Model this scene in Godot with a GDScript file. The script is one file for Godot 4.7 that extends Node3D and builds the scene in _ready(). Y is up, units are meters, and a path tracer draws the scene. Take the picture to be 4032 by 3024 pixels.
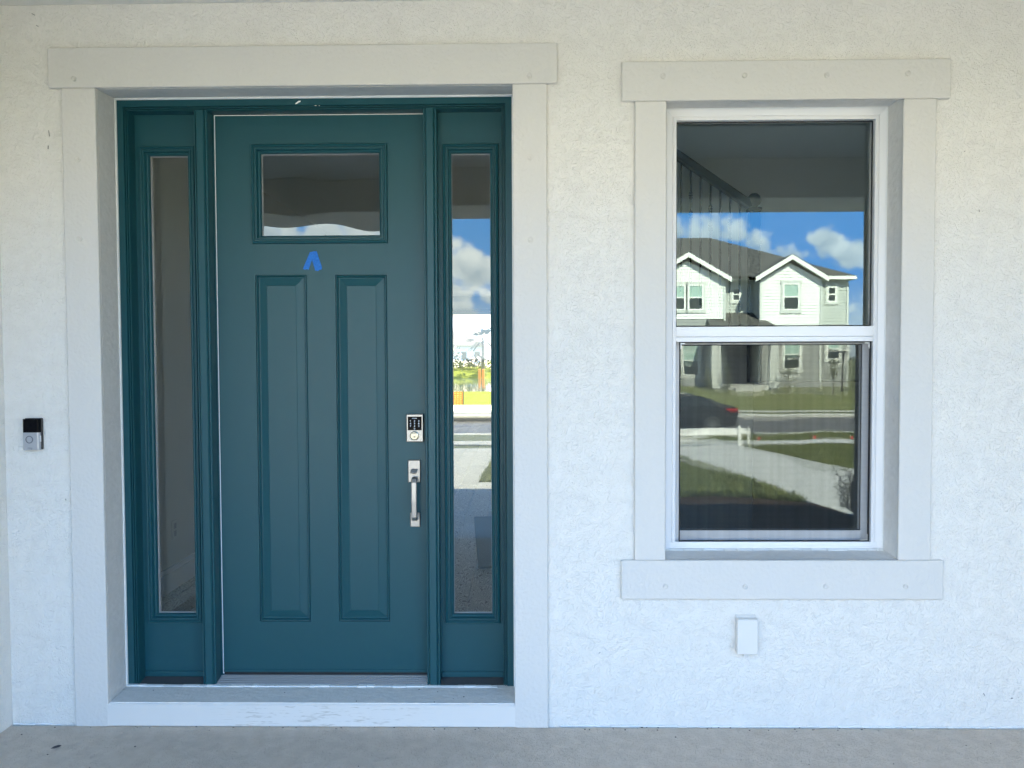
extends Node3D

# ---------------------------------------------------------------- helpers
var mats := {}
var noise_cache := {}

func lin(r: float, g: float, b: float, a := 1.0) -> Color:
	var c := Color(r, g, b).linear_to_srgb()
	c.a = a
	return c

func mat(called: String, c: Color, rough := 0.6, metal := 0.0) -> StandardMaterial3D:
	var m := StandardMaterial3D.new()
	m.resource_name = called
	m.albedo_color = c
	m.roughness = rough
	m.metallic = metal
	mats[called] = m
	return m

func noise_bytes(seed_: int, freq: float, size: int, type := FastNoiseLite.TYPE_SIMPLEX_SMOOTH, oct := 3, warp := 0.0) -> PackedByteArray:
	var n := FastNoiseLite.new()
	n.seed = seed_
	n.noise_type = type
	n.frequency = freq
	n.fractal_type = FastNoiseLite.FRACTAL_FBM if oct > 1 else FastNoiseLite.FRACTAL_NONE
	n.fractal_octaves = oct
	if warp > 0.0:
		n.domain_warp_enabled = true
		n.domain_warp_amplitude = warp
		n.domain_warp_frequency = freq * 0.8
		n.domain_warp_fractal_octaves = 2
	var im := n.get_seamless_image(size, size, false, false, 0.15, true)
	im.convert(Image.FORMAT_L8)
	return im.get_data()

func gray_tex(data: PackedByteArray, size: int) -> ImageTexture:
	return ImageTexture.create_from_image(Image.create_from_data(size, size, false, Image.FORMAT_L8, data))

# a relief of raised blobs with steep rims over fine grain
func relief_tex(seed_: int, size: int, f1: float, f2: float, plateau: float, lo: float, hi: float, warp: float) -> ImageTexture:
	var a := noise_bytes(seed_, f1, size, FastNoiseLite.TYPE_SIMPLEX_SMOOTH, 2, warp)
	var b := noise_bytes(seed_ + 7, f2, size, FastNoiseLite.TYPE_SIMPLEX_SMOOTH, 3)
	var out := PackedByteArray()
	out.resize(size * size)
	for i in size * size:
		var t: float = clampf((a[i] / 255.0 - lo) / (hi - lo), 0.0, 1.0)
		t = t * t * (3.0 - 2.0 * t)
		out[i] = int(clampf(255.0 * (plateau * t + (1.0 - plateau) * b[i] / 255.0), 0.0, 255.0))
	return gray_tex(out, size)

# knocked-down stucco: irregular plateaus with torn edges over sand
func stucco_tex(seed_: int, size: int) -> ImageTexture:
	var a := noise_bytes(seed_, 0.026, size, FastNoiseLite.TYPE_SIMPLEX_SMOOTH, 3, 7.0)
	var b := noise_bytes(seed_ + 7, 0.09, size, FastNoiseLite.TYPE_SIMPLEX_SMOOTH, 3)
	var c := noise_bytes(seed_ + 13, 0.012, size, FastNoiseLite.TYPE_SIMPLEX_SMOOTH, 2)
	var out := PackedByteArray()
	out.resize(size * size)
	for i in size * size:
		var n: float = a[i] / 255.0
		var k: float = smoothstep(0.35, 0.65, c[i] / 255.0)
		var e: float = (n - 0.5) / 0.06
		var h: float = 0.34 + 0.26 * smoothstep(0.47, 0.56, n) - 0.40 * exp(-e * e) * (0.35 + 0.65 * k) + 0.36 * (b[i] / 255.0 - 0.3)
		out[i] = int(clampf(255.0 * h, 0.0, 255.0))
	return gray_tex(out, size)

func tint_tex(seed_: int, size: int, freq: float, c0: Color, c1: Color, oct := 4, warp := 0.0) -> ImageTexture:
	var a := noise_bytes(seed_, freq, size, FastNoiseLite.TYPE_SIMPLEX_SMOOTH, oct, warp)
	var out := PackedByteArray()
	out.resize(size * size * 3)
	for i in size * size:
		var t: float = a[i] / 255.0
		out[3 * i] = int(255.0 * lerpf(c0.r, c1.r, t))
		out[3 * i + 1] = int(255.0 * lerpf(c0.g, c1.g, t))
		out[3 * i + 2] = int(255.0 * lerpf(c0.b, c1.b, t))
	return ImageTexture.create_from_image(Image.create_from_data(size, size, false, Image.FORMAT_RGB8, out))

func triplanar(m: StandardMaterial3D, per_metre: float) -> void:
	m.uv1_triplanar = true
	m.uv1_world_triplanar = true
	m.uv1_scale = Vector3.ONE * per_metre

func relief(m: StandardMaterial3D, t: Texture2D, cm: float) -> void:
	m.heightmap_enabled = true
	m.heightmap_texture = t
	m.heightmap_scale = cm

func mb() -> SurfaceTool:
	var st := SurfaceTool.new()
	st.begin(Mesh.PRIMITIVE_TRIANGLES)
	return st

# corners counter-clockwise seen from the front
func quad(st: SurfaceTool, a: Vector3, b: Vector3, c: Vector3, d: Vector3) -> void:
	var n := (b - a).cross(c - a)
	if n.length_squared() < 1e-16:
		n = (c - a).cross(d - a)
	n = n.normalized()
	var pts := [a, c, b, a, d, c]
	var uv := [Vector2(0, 1), Vector2(1, 0), Vector2(1, 1), Vector2(0, 1), Vector2(0, 0), Vector2(1, 0)]
	for i in 6:
		st.set_normal(n)
		st.set_uv(uv[i])
		st.add_vertex(pts[i])

func tri(st: SurfaceTool, a: Vector3, b: Vector3, c: Vector3) -> void:
	var n := (b - a).cross(c - a).normalized()
	for p in [a, c, b]:
		st.set_normal(n)
		st.set_uv(Vector2(p.x, p.y))
		st.add_vertex(p)

# box from lo to hi with chamfered edges
func box(st: SurfaceTool, lo: Vector3, hi: Vector3, ch := 0.0, xf := Transform3D.IDENTITY) -> void:
	var c := (lo + hi) * 0.5
	var h := (hi - lo) * 0.5
	if ch <= 0.0:
		for ax in 3:
			var u := (ax + 1) % 3
			var v := (ax + 2) % 3
			for s in [-1.0, 1.0]:
				var p := []
				for k in [[-1, -1], [1, -1], [1, 1], [-1, 1]]:
					var q := Vector3.ZERO
					q[ax] = s * h[ax]
					q[u] = k[0] * h[u] * s
					q[v] = k[1] * h[v]
					p.append(xf * (c + q))
				quad(st, p[0], p[1], p[2], p[3])
		return
	ch = minf(ch, minf(h.x, minf(h.y, h.z)) * 0.98)
	var k2 := h - Vector3.ONE * ch
	for ax in 3:
		var u := (ax + 1) % 3
		var v := (ax + 2) % 3
		for s in [-1.0, 1.0]:
			var p := []
			for k in [[-1, -1], [1, -1], [1, 1], [-1, 1]]:
				var q := Vector3.ZERO
				q[ax] = s * h[ax]
				q[u] = k[0] * k2[u] * s
				q[v] = k[1] * k2[v]
				p.append(xf * (c + q))
			quad(st, p[0], p[1], p[2], p[3])
		# the four edges along this axis
		for su in [-1.0, 1.0]:
			for sv in [-1.0, 1.0]:
				var e := []
				for t in [[-1.0, 0], [1.0, 0], [1.0, 1], [-1.0, 1]]:
					var q := Vector3.ZERO
					q[ax] = t[0] * k2[ax]
					q[u] = su * (h[u] if t[1] == 0 else k2[u])
					q[v] = sv * (k2[v] if t[1] == 0 else h[v])
					e.append(xf * (c + q))
				if su * sv > 0:
					quad(st, e[3], e[2], e[1], e[0])
				else:
					quad(st, e[0], e[1], e[2], e[3])
	for sx in [-1.0, 1.0]:
		for sy in [-1.0, 1.0]:
			for sz in [-1.0, 1.0]:
				var s := Vector3(sx, sy, sz)
				var a := xf * (c + s * Vector3(h.x, k2.y, k2.z))
				var b := xf * (c + s * Vector3(k2.x, h.y, k2.z))
				var d := xf * (c + s * Vector3(k2.x, k2.y, h.z))
				if sx * sy * sz > 0:
					tri(st, a, b, d)
				else:
					tri(st, a, d, b)

# box between two x,y corners and two z planes
func slab(st: SurfaceTool, x0: float, x1: float, y0: float, y1: float, z0: float, z1: float, ch := 0.0) -> void:
	box(st, Vector3(minf(x0, x1), minf(y0, y1), minf(z0, z1)), Vector3(maxf(x0, x1), maxf(y0, y1), maxf(z0, z1)), ch)

# profile of (inset, z) points swept round a rectangle with mitred corners
func sweep(st: SurfaceTool, x0: float, x1: float, y0: float, y1: float, prof: Array, bottom := true) -> void:
	for i in prof.size() - 1:
		var r := []
		for k in [i, i + 1]:
			var d: float = prof[k][0]
			var z: float = prof[k][1]
			var yb := y0 + d if bottom else y0
			r.append([Vector3(x0 + d, yb, z), Vector3(x1 - d, yb, z), Vector3(x1 - d, y1 - d, z), Vector3(x0 + d, y1 - d, z)])
		for s in 4:
			if s == 0 and not bottom:
				continue
			var t := (s + 1) % 4
			quad(st, r[0][s], r[0][t], r[1][t], r[1][s])

# a flat plate at z with rectangular holes [x0, x1, y0, y1]
func plate(st: SurfaceTool, x0: float, x1: float, y0: float, y1: float, z: float, holes: Array) -> void:
	var xs := [x0, x1]
	var ys := [y0, y1]
	for h in holes:
		xs.append_array([h[0], h[1]])
		ys.append_array([h[2], h[3]])
	xs.sort()
	ys.sort()
	for i in xs.size() - 1:
		for j in ys.size() - 1:
			if xs[i + 1] - xs[i] < 1e-6 or ys[j + 1] - ys[j] < 1e-6:
				continue
			var mx: float = (xs[i] + xs[i + 1]) / 2
			var my: float = (ys[j] + ys[j + 1]) / 2
			var cut := false
			for h in holes:
				if mx > h[0] and mx < h[1] and my > h[2] and my < h[3]:
					cut = true
			if not cut:
				quad(st, Vector3(xs[i], ys[j], z), Vector3(xs[i + 1], ys[j], z), Vector3(xs[i + 1], ys[j + 1], z), Vector3(xs[i], ys[j + 1], z))

# lathe round an axis: points (radius, height)
func lathe(st: SurfaceTool, pts: Array, seg: int, xf := Transform3D.IDENTITY, smooth := true) -> void:
	for i in pts.size() - 1:
		var d := Vector2(pts[i + 1][0] - pts[i][0], pts[i + 1][1] - pts[i][1])
		var nr := d.y
		var nh := -d.x
		for k in seg:
			var a0 := TAU * k / seg
			var a1 := TAU * (k + 1) / seg
			var v := []
			var n := []
			for q in [[i, a0], [i, a1], [i + 1, a1], [i + 1, a0]]:
				v.append(xf * Vector3(pts[q[0]][0] * cos(q[1]), pts[q[0]][1], pts[q[0]][0] * sin(q[1])))
				n.append((xf.basis * Vector3(nr * cos(q[1]), nh, nr * sin(q[1]))).normalized())
			for j in [0, 1, 2, 0, 2, 3]:
				st.set_normal(n[j])
				st.set_uv(Vector2.ZERO)
				st.add_vertex(v[j])

# tube along points with radii
func tube(st: SurfaceTool, p: Array, r: Array, seg := 6) -> void:
	var rings := []
	for i in p.size():
		var d: Vector3 = (p[mini(i + 1, p.size() - 1)] - p[maxi(i - 1, 0)]).normalized()
		var u := d.cross(Vector3.UP if absf(d.y) < 0.9 else Vector3.RIGHT).normalized()
		var v := d.cross(u)
		var ring := []
		for k in seg:
			var a := TAU * k / seg
			ring.append([p[i] + (u * cos(a) + v * sin(a)) * r[i], u * cos(a) + v * sin(a)])
		rings.append(ring)
	for i in p.size() - 1:
		for k in seg:
			var l := (k + 1) % seg
			for q in [rings[i][k], rings[i + 1][k], rings[i + 1][l], rings[i][k], rings[i + 1][l], rings[i][l]]:
				st.set_normal(q[1])
				st.set_uv(Vector2.ZERO)
				st.add_vertex(q[0])

func obj(called: String, st: SurfaceTool, m: Material, parent: Node = self) -> MeshInstance3D:
	var o := MeshInstance3D.new()
	o.name = called if parent != self else numbered(called)
	o.mesh = st.commit()
	o.material_override = m
	parent.add_child(o, true)
	return o

func numbered(called: String) -> String:
	if not has_node(NodePath(called)):
		return called
	var k := 1
	while has_node(NodePath("%s_%03d" % [called, k])):
		k += 1
	return "%s_%03d" % [called, k]

# parts of one thing: repeated names get three-digit numbers
func part(called: String, st: SurfaceTool, m: Material, parent: Node) -> MeshInstance3D:
	var n := called
	var k := 1
	while parent.has_node(NodePath(n)):
		n = "%s_%03d" % [called, k]
		k += 1
	return obj(n, st, m, parent)

func tag(o: Node, label: String, category: String, group := "") -> void:
	o.set_meta("label", label)
	o.set_meta("category", category)
	if group:
		o.set_meta("group", group)

func thing(called: String, label: String, category: String, at := Vector3.ZERO, group := "") -> Node3D:
	var o := Node3D.new()
	o.name = numbered(called)
	add_child(o, true)
	o.position = at
	tag(o, label, category, group)
	return o

func struct(called: String, st: SurfaceTool, m: Material, kind := "structure") -> MeshInstance3D:
	var o := obj(called, st, m)
	o.set_meta("kind", kind)
	return o

func text(called: String, s: String, size: float, at: Vector3, m: Material, parent: Node, bold := false, depth := 0.0006) -> MeshInstance3D:
	var t := TextMesh.new()
	var f := SystemFont.new()
	f.font_names = PackedStringArray(["Droid Sans"])
	if bold:
		f.font_weight = 700
	t.font = f
	t.text = s
	t.font_size = 32
	t.pixel_size = size / 24.0
	t.depth = depth
	t.curve_step = 2.0
	var o := MeshInstance3D.new()
	var n := called
	var k := 1
	while parent.has_node(NodePath(n)):
		n = "%s_%03d" % [called, k]
		k += 1
	o.name = n
	o.mesh = t
	o.material_override = m
	o.position = at
	parent.add_child(o, true)
	return o

# ground height along the street side
func ground_y(z: float) -> float:
	var pts := [[-400.0, 0.6], [-112.0, 0.5], [-95.0, 0.3], [-86.0, -0.85], [-81.0, -1.1], [-48.0, -1.1], [-46.0, -0.6], [-24.0, -0.12], [-14.0, -0.05], [3.0, -0.3], [5.0, -0.3], [18.0, -1.03], [20.0, -1.12], [24.0, -1.24], [24.2, -1.34], [33.0, -1.34], [33.2, -1.24], [36.5, -1.2], [39.5, -0.75], [43.0, -0.3], [46.0, -0.22], [500.0, -0.2]]
	for i in pts.size() - 1:
		if z <= pts[i + 1][0]:
			var t: float = (z - pts[i][0]) / (pts[i + 1][0] - pts[i][0])
			return lerpf(pts[i][1], pts[i + 1][1], clampf(t, 0, 1))
	return -0.2

func strip(x0: float, x1: float, zs: Array, up: float, st: SurfaceTool) -> void:
	for i in zs.size() - 1:
		var a: float = zs[i]
		var b: float = zs[i + 1]
		var ya := ground_y(a) + up
		var yb := ground_y(b) + up
		quad(st, Vector3(x0, ya, a), Vector3(x0, yb, b), Vector3(x1, yb, b), Vector3(x1, ya, a))

# ---------------------------------------------------------------- scene
func _ready() -> void:
	make_camera_and_light()
	make_materials()
	make_setting()
	make_house_shell()
	make_door_surround()
	make_entry_frame()
	make_door()
	make_window_surround()
	make_window()
	make_wall_fittings()
	make_interior()
	make_street()
	make_far_house()
	make_car()
	make_plants()
	make_back_garden()
	make_litter()

func make_camera_and_light() -> void:
	var cam := Camera3D.new()
	cam.name = "camera"
	cam.fov = 53.38
	cam.near = 0.05
	cam.far = 1200.0
	add_child(cam)
	cam.position = Vector3(0, 1.4787, 3.0308)
	# yaw, then pitch, then roll
	cam.basis = Basis(Vector3.UP, deg_to_rad(0.885)) * Basis(Vector3.RIGHT, deg_to_rad(-1.874)) * Basis(Vector3.BACK, deg_to_rad(-0.227))
	cam.current = true
	var sun := DirectionalLight3D.new()
	sun.name = "sun"
	sun.light_energy = 1.6
	sun.light_color = Color(1.0, 0.93, 0.81)
	sun.light_angular_distance = 0.53
	sun.shadow_enabled = true
	add_child(sun)
	sun.look_at_from_position(Vector3(0.42, 1.08, -1.0), Vector3.ZERO, Vector3.UP)
	var env := Environment.new()
	env.background_mode = Environment.BG_SKY
	env.tonemap_mode = Environment.TONE_MAPPER_LINEAR
	env.tonemap_exposure = 10.1
	env.sdfgi_enabled = true
	env.ssao_enabled = true
	env.ssil_enabled = true
	var sky := Sky.new()
	var pm := PanoramaSkyMaterial.new()
	pm.panorama = make_sky()
	pm.energy_multiplier = 0.62
	sky.sky_material = pm
	env.sky = sky
	var we := WorldEnvironment.new()
	we.name = "environment"
	we.environment = env
	add_child(we)

# fair-weather cumulus on a blue sky; azimuth is counted from the street side (+z) towards +x
func make_sky() -> ImageTexture:
	var w := 3072
	var h := 1536
	# [azimuth, elevation of the base, half width, height] in radians
	var puffs := [
		[0.212, 0.150, 0.040, 0.030], [0.245, 0.154, 0.034, 0.027], [0.195, 0.157, 0.030, 0.030], [0.268, 0.150, 0.014, 0.014],
		[0.297, 0.136, 0.020, 0.020], [0.325, 0.126, 0.026, 0.016],
		[0.370, 0.142, 0.020, 0.020], [0.388, 0.126, 0.028, 0.022], [0.412, 0.112, 0.034, 0.022], [0.438, 0.100, 0.03, 0.02],
		[0.475, 0.118, 0.028, 0.024], [0.450, 0.062, 0.040, 0.036], [0.478, 0.048, 0.04, 0.030], [0.43, 0.05, 0.05, 0.02],
		[-0.085, 0.118, 0.036, 0.036], [-0.055, 0.106, 0.045, 0.026], [-0.035, 0.118, 0.025, 0.016], [-0.09, 0.085, 0.035, 0.022], [-0.045, 0.078, 0.02, 0.017], [-0.08, 0.062, 0.032, 0.018],
		[-0.27, 0.15, 0.05, 0.04], [-0.31, 0.172, 0.06, 0.05], [-0.24, 0.178, 0.05, 0.045], [-0.19, 0.182, 0.04, 0.04], [-0.22, 0.145, 0.04, 0.03], [-0.17, 0.10, 0.06, 0.04], [0.08, 0.09, 0.06, 0.04], [0.12, 0.05, 0.08, 0.03]]
	var rng := RandomNumberGenerator.new()
	rng.seed = 41
	for i in 290:
		var az := rng.randf_range(-PI, PI)
		if az > -0.35 and az < 0.56 and i < 290:
			continue
		var el := 0.02 + 0.6 * pow(rng.randf(), 2.6)
		var s := rng.randf_range(0.045, 0.11) * (1.0 + el)
		for k in 4:
			puffs.append([az + rng.randf_range(-1.2, 1.2) * s, el + rng.randf_range(0.0, 0.25) * s, s * rng.randf_range(0.5, 1.0), s * rng.randf_range(0.3, 0.75)])
	var n := FastNoiseLite.new()
	n.seed = 5
	n.noise_type = FastNoiseLite.TYPE_SIMPLEX_SMOOTH
	n.frequency = 28.0
	n.fractal_octaves = 5
	n.fractal_gain = 0.55
	var cell := 0.15
	var grid := {}
	for p in puffs:
		for gx in range(int(floor((p[0] - p[2] * 1.7) / cell)), int(floor((p[0] + p[2] * 1.7) / cell)) + 1):
			for gy in range(int(floor((p[1] - p[3]) / cell)), int(floor((p[1] + p[3] * 1.8) / cell)) + 1):
				var key := Vector2i(gx, gy)
				if not grid.has(key):
					grid[key] = []
				grid[key].append(p)
	var zen := Vector3(0.12, 0.24, 0.48)
	var mid := Vector3(0.115, 0.35, 0.76)
	var hor := Vector3(0.72, 0.76, 0.77)
	var data := PackedByteArray()
	data.resize(w * h * 3)
	var enc := PackedByteArray()
	enc.resize(1025)
	for i in 1025:
		enc[i] = int(round(255.0 * Color(i / 1024.0, 0, 0).linear_to_srgb().r))
	for j in h / 2:
		var el := PI / 2 - (j + 0.5) / h * PI
		var base := hor.lerp(mid, smoothstep(0.0, 0.11, el)).lerp(zen, smoothstep(0.15, 1.2, el))
		var step := 1 if el < 0.30 else 2
		var last := Vector3.ZERO
		for i in w:
			if i % step == 0:
				var az := (0.5 - (i + 0.5) / w) * TAU
				var c := base
				var near: Array = grid.get(Vector2i(int(floor(az / cell)), int(floor(el / cell))), [])
				if near.size() > 0:
					var q := Vector3(az, el, 0.0)
					var f := n.get_noise_3dv(q) 
					var m := -9.0
					var shade := 0.0
					var wsum := 1e-4
					for p in near:
						var dx: float = (az - p[0]) / p[2]
						var dy: float = (el - p[1]) / p[3]
						var dd: float = dx * dx + (dy * dy if dy > 0.0 else dy * dy * 5.0)
						var v: float = 1.0 - dd
						if v > m:
							m = v
						var ww: float = maxf(0.0, v + 0.6)
						shade += ww * clampf(0.35 + dy * 0.6, 0.0, 1.0)
						wsum += ww
					var dens := smoothstep(-0.12, 0.62, m * 0.75 + f * 1.15)
					if dens > 0.0:
						var lit: float = clampf(shade / wsum + n.get_noise_3dv(q + Vector3(0.006, -0.012, 3.0)) * 0.55, 0.0, 1.0)
						var cl := Vector3(0.44, 0.52, 0.60).lerp(Vector3(1.0, 0.985, 0.955), lit)
						c = base.lerp(cl, dens * 0.97)
				last = c
			var o := (j * w + i) * 3
			data[o] = enc[int(clampf(last.x, 0, 1) * 1024.0)]
			data[o + 1] = enc[int(clampf(last.y, 0, 1) * 1024.0)]
			data[o + 2] = enc[int(clampf(last.z, 0, 1) * 1024.0)]
	var under := [enc[int(0.13 * 1024)], enc[int(0.15 * 1024)], enc[int(0.11 * 1024)]]
	var row := PackedByteArray()
	row.resize(w * 3)
	for i in w:
		for k in 3:
			row[3 * i + k] = under[k]
	var upper := data.slice(0, w * (h / 2) * 3)
	for j in h / 2:
		upper.append_array(row)
	return ImageTexture.create_from_image(Image.create_from_data(w, h, false, Image.FORMAT_RGB8, upper))

func make_materials() -> void:
	var m: StandardMaterial3D
	# stucco wall: knocked-down lace texture
	m = mat("stucco", Color.WHITE, 0.75)
	m.albedo_texture = tint_tex(3, 512, 0.012, lin(0.735, 0.71, 0.655), lin(0.785, 0.76, 0.705))
	relief(m, stucco_tex(11, 1024), 0.33)
	triplanar(m, 1.8)
	# banding and reveals: same paint over a fine sand finish
	m = mat("band", lin(0.635, 0.615, 0.575), 0.7)
	relief(m, gray_tex(noise_bytes(23, 0.05, 512, FastNoiseLite.TYPE_SIMPLEX_SMOOTH, 4), 512), 0.15)
	triplanar(m, 1.8)
	m = mat("reveal", Color.WHITE, 0.65)
	m.albedo_texture = tint_tex(29, 512, 0.02, lin(0.68, 0.66, 0.62), lin(0.76, 0.74, 0.70))
	relief(m, gray_tex(noise_bytes(31, 0.03, 512, FastNoiseLite.TYPE_SIMPLEX_SMOOTH, 4), 512), 0.25)
	triplanar(m, 1.8)
	mat("ceiling_paint", lin(0.72, 0.71, 0.66), 0.7)
	mat("band_plain", lin(0.635, 0.615, 0.575), 0.7)
	mat("wall_plain", lin(0.70, 0.68, 0.64), 0.7)
	# porch concrete
	m = mat("porch_concrete", Color.WHITE, 0.72)
	m.albedo_texture = tint_tex(37, 1024, 0.006, lin(0.53, 0.44, 0.35), lin(0.64, 0.54, 0.44), 5)
	relief(m, stucco_tex(43, 1024), 0.55)
	triplanar(m, 1.8)
	m = mat("walk_concrete", Color.WHITE, 0.8)
	m.albedo_texture = tint_tex(47, 512, 0.01, lin(0.44, 0.435, 0.41), lin(0.58, 0.575, 0.55), 5)
	triplanar(m, 0.35)
	m = mat("asphalt", Color.WHITE, 0.85)
	m.albedo_texture = tint_tex(53, 512, 0.02, lin(0.075, 0.075, 0.078), lin(0.125, 0.123, 0.12), 5)
	triplanar(m, 0.25)
	m = mat("turf", Color.WHITE, 0.95)
	m.albedo_texture = tint_tex(59, 512, 0.03, lin(0.07, 0.085, 0.022), lin(0.19, 0.20, 0.065), 5)
	triplanar(m, 0.3)
	m = mat("lush_turf", Color.WHITE, 0.95)
	m.metallic_specular = 0.1
	m.albedo_texture = tint_tex(60, 512, 0.03, lin(0.04, 0.055, 0.003), lin(0.085, 0.105, 0.010), 5)
	triplanar(m, 0.3)
	m = mat("mulch", Color.WHITE, 0.95)
	m.albedo_texture = tint_tex(61, 512, 0.06, lin(0.015, 0.011, 0.008), lin(0.15, 0.095, 0.06), 5)
	m.metallic_specular = 0.1
	relief(m, gray_tex(noise_bytes(67, 0.06, 512, FastNoiseLite.TYPE_SIMPLEX_SMOOTH, 4), 512), 3.0)
	triplanar(m, 1.2)
	# door paint
	m = mat("teal_paint", lin(0.0095, 0.070, 0.086), 0.9)
	m.metallic_specular = 0.42
	m.roughness_texture = gray_tex(gloss_bytes(), 512)
	triplanar(m, 3.0)
	mat("white_plastic", lin(0.80, 0.80, 0.80), 0.35)
	mat("white_caulk", lin(0.78, 0.79, 0.77), 0.55)
	mat("bead_grey", lin(0.5, 0.5, 0.49), 0.5)
	mat("gasket_black", lin(0.012, 0.012, 0.013), 0.6)
	mat("dark_sill", lin(0.055, 0.06, 0.062), 0.6)
	mat("aluminium", lin(0.55, 0.56, 0.57), 0.42, 1.0)
	mat("threshold_metal", lin(0.36, 0.37, 0.37), 0.5, 0.3)
	m = mat("satin_nickel", lin(0.40, 0.385, 0.36), 0.40, 1.0)
	mat("cylinder_brass", lin(0.46, 0.44, 0.36), 0.33, 1.0)
	m = mat("black_glass", lin(0.006, 0.006, 0.007), 0.12)
	m.metallic_specular = 0.15
	mat("black_plastic", lin(0.01, 0.01, 0.011), 0.4)
	mat("silver_plastic", lin(0.43, 0.44, 0.46), 0.35, 0.35)
	mat("ring_grey", lin(0.14, 0.15, 0.18), 0.4)
	mat("scuff", lin(0.33, 0.32, 0.29), 0.8)
	mat("pale_print", lin(0.75, 0.76, 0.78), 0.5)
	mat("grey_print", lin(0.22, 0.23, 0.25), 0.5)
	m = mat("blue_tape", Color.WHITE, 0.6)
	m.albedo_texture = tint_tex(73, 128, 0.08, lin(0.0, 0.105, 0.44), lin(0.004, 0.19, 0.64), 3)
	relief(m, gray_tex(noise_bytes(79, 0.06, 128, FastNoiseLite.TYPE_SIMPLEX_SMOOTH, 3), 128), 0.2)
	triplanar(m, 9.0)
	# glazing: coated panes reflect about an eighth and let the rest through
	for g in [["pane", 0.13, 0.87, 0.975, 1.0], ["pane_low", 0.12, 0.90, 0.985, 1.0], ["pane_door", 0.12, 0.95, 1.0, 0.985], ["pane_ghost", 0.055, 0.92, 0.99, 1.0]]:
		m = mat(g[0], Color(g[2], g[3], g[4], g[1]), 0.0, 1.0)
		m.transparency = BaseMaterial3D.TRANSPARENCY_ALPHA
		var im := Image.create(4, 4, false, Image.FORMAT_RGBA8)
		im.fill(Color.WHITE)
		m.albedo_texture = ImageTexture.create_from_image(im)
	m = mat("fly_screen", Color(lin(0.007, 0.007, 0.0075), 0.36), 0.8)
	m.transparency = BaseMaterial3D.TRANSPARENCY_ALPHA
	# woven mesh, pulled a little unevenly
	var weave := Image.create(512, 128, false, Image.FORMAT_RGBA8)
	var pull := FastNoiseLite.new()
	pull.seed = 14
	pull.frequency = 0.045
	pull.fractal_octaves = 2
	for y in 128:
		for x in 512:
			var a: float = 0.80 + 0.16 * pull.get_noise_2d(x, y * 0.06) + 0.08 * (1.0 if (x % 4 == 0 or y % 4 == 0) else 0.0)
			weave.set_pixel(x, y, Color(1, 1, 1, clampf(a, 0, 1)))
	m.albedo_texture = ImageTexture.create_from_image(weave)
	# interior
	mat("inner_paint", lin(0.46, 0.47, 0.44), 0.7)
	mat("stair_paint", lin(0.60, 0.66, 0.63), 0.8)
	mat("inner_trim", lin(0.80, 0.80, 0.78), 0.45)
	m = mat("dark_wood", lin(0.006, 0.004, 0.003), 0.9)
	m.metallic_specular = 0.1
	m = mat("iron", lin(0.005, 0.005, 0.005), 0.9)
	m.metallic_specular = 0.1
	for k in 4:
		m = mat("plank_%d" % k, Color.WHITE, 0.5)
		m.albedo_texture = grain_tex(101 + k, 0.82 + 0.12 * k)
	m = mat("rug", Color.WHITE, 0.95)
	m.albedo_texture = tint_tex(83, 256, 0.08, lin(0.07, 0.072, 0.075), lin(0.16, 0.16, 0.165), 4)
	triplanar(m, 4.0)
	mat("rug_dark", lin(0.012, 0.02, 0.012), 0.95)
	# far things
	mat("siding_white", lin(0.74, 0.75, 0.74), 0.6)
	mat("siding_stone", lin(0.27, 0.28, 0.275), 0.7)
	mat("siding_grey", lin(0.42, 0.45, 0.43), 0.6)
	mat("trim_grey", lin(0.55, 0.57, 0.55), 0.6)
	mat("trim_white", lin(0.80, 0.80, 0.79), 0.5)
	m = mat("shingle", Color.WHITE, 0.9)
	m.albedo_texture = tint_tex(89, 256, 0.09, lin(0.015, 0.015, 0.0145), lin(0.14, 0.136, 0.128), 4)
	triplanar(m, 0.16)
	mat("window_dark", lin(0.02, 0.03, 0.03), 0.08)
	mat("blind", lin(0.32, 0.46, 0.42), 0.6)
	mat("entry_dark", lin(0.04, 0.04, 0.05), 0.6)
	mat("car_paint", lin(0.008, 0.010, 0.013), 0.12)
	mat("car_glass", lin(0.012, 0.016, 0.018), 0.05)
	mat("rubber", lin(0.012, 0.012, 0.012), 0.85)
	mat("alloy", lin(0.16, 0.165, 0.17), 0.5, 0.3)
	mat("red_lens", lin(0.45, 0.01, 0.01), 0.2)
	mat("red_flag", lin(0.6, 0.05, 0.05), 0.7)
	mat("orange_mesh", lin(0.85, 0.22, 0.02), 0.7)
	m = mat("leaf_green", Color.WHITE, 0.6)
	m.vertex_color_use_as_albedo = true
	m.backlight = Color(0.25, 0.3, 0.1)
	mat("bark", lin(0.10, 0.075, 0.055), 0.9)
	mat("lake_roof", lin(0.016, 0.015, 0.014), 0.95)
	mat("water", lin(0.03, 0.05, 0.055), 0.06)
	mat("bright_stucco", lin(0.70, 0.68, 0.64), 0.8)

func gloss_bytes() -> PackedByteArray:
	var a := noise_bytes(97, 0.012, 512, FastNoiseLite.TYPE_SIMPLEX_SMOOTH, 4)
	for i in a.size():
		a[i] = 96 + int(a[i] * 0.09)
	return a

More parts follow.
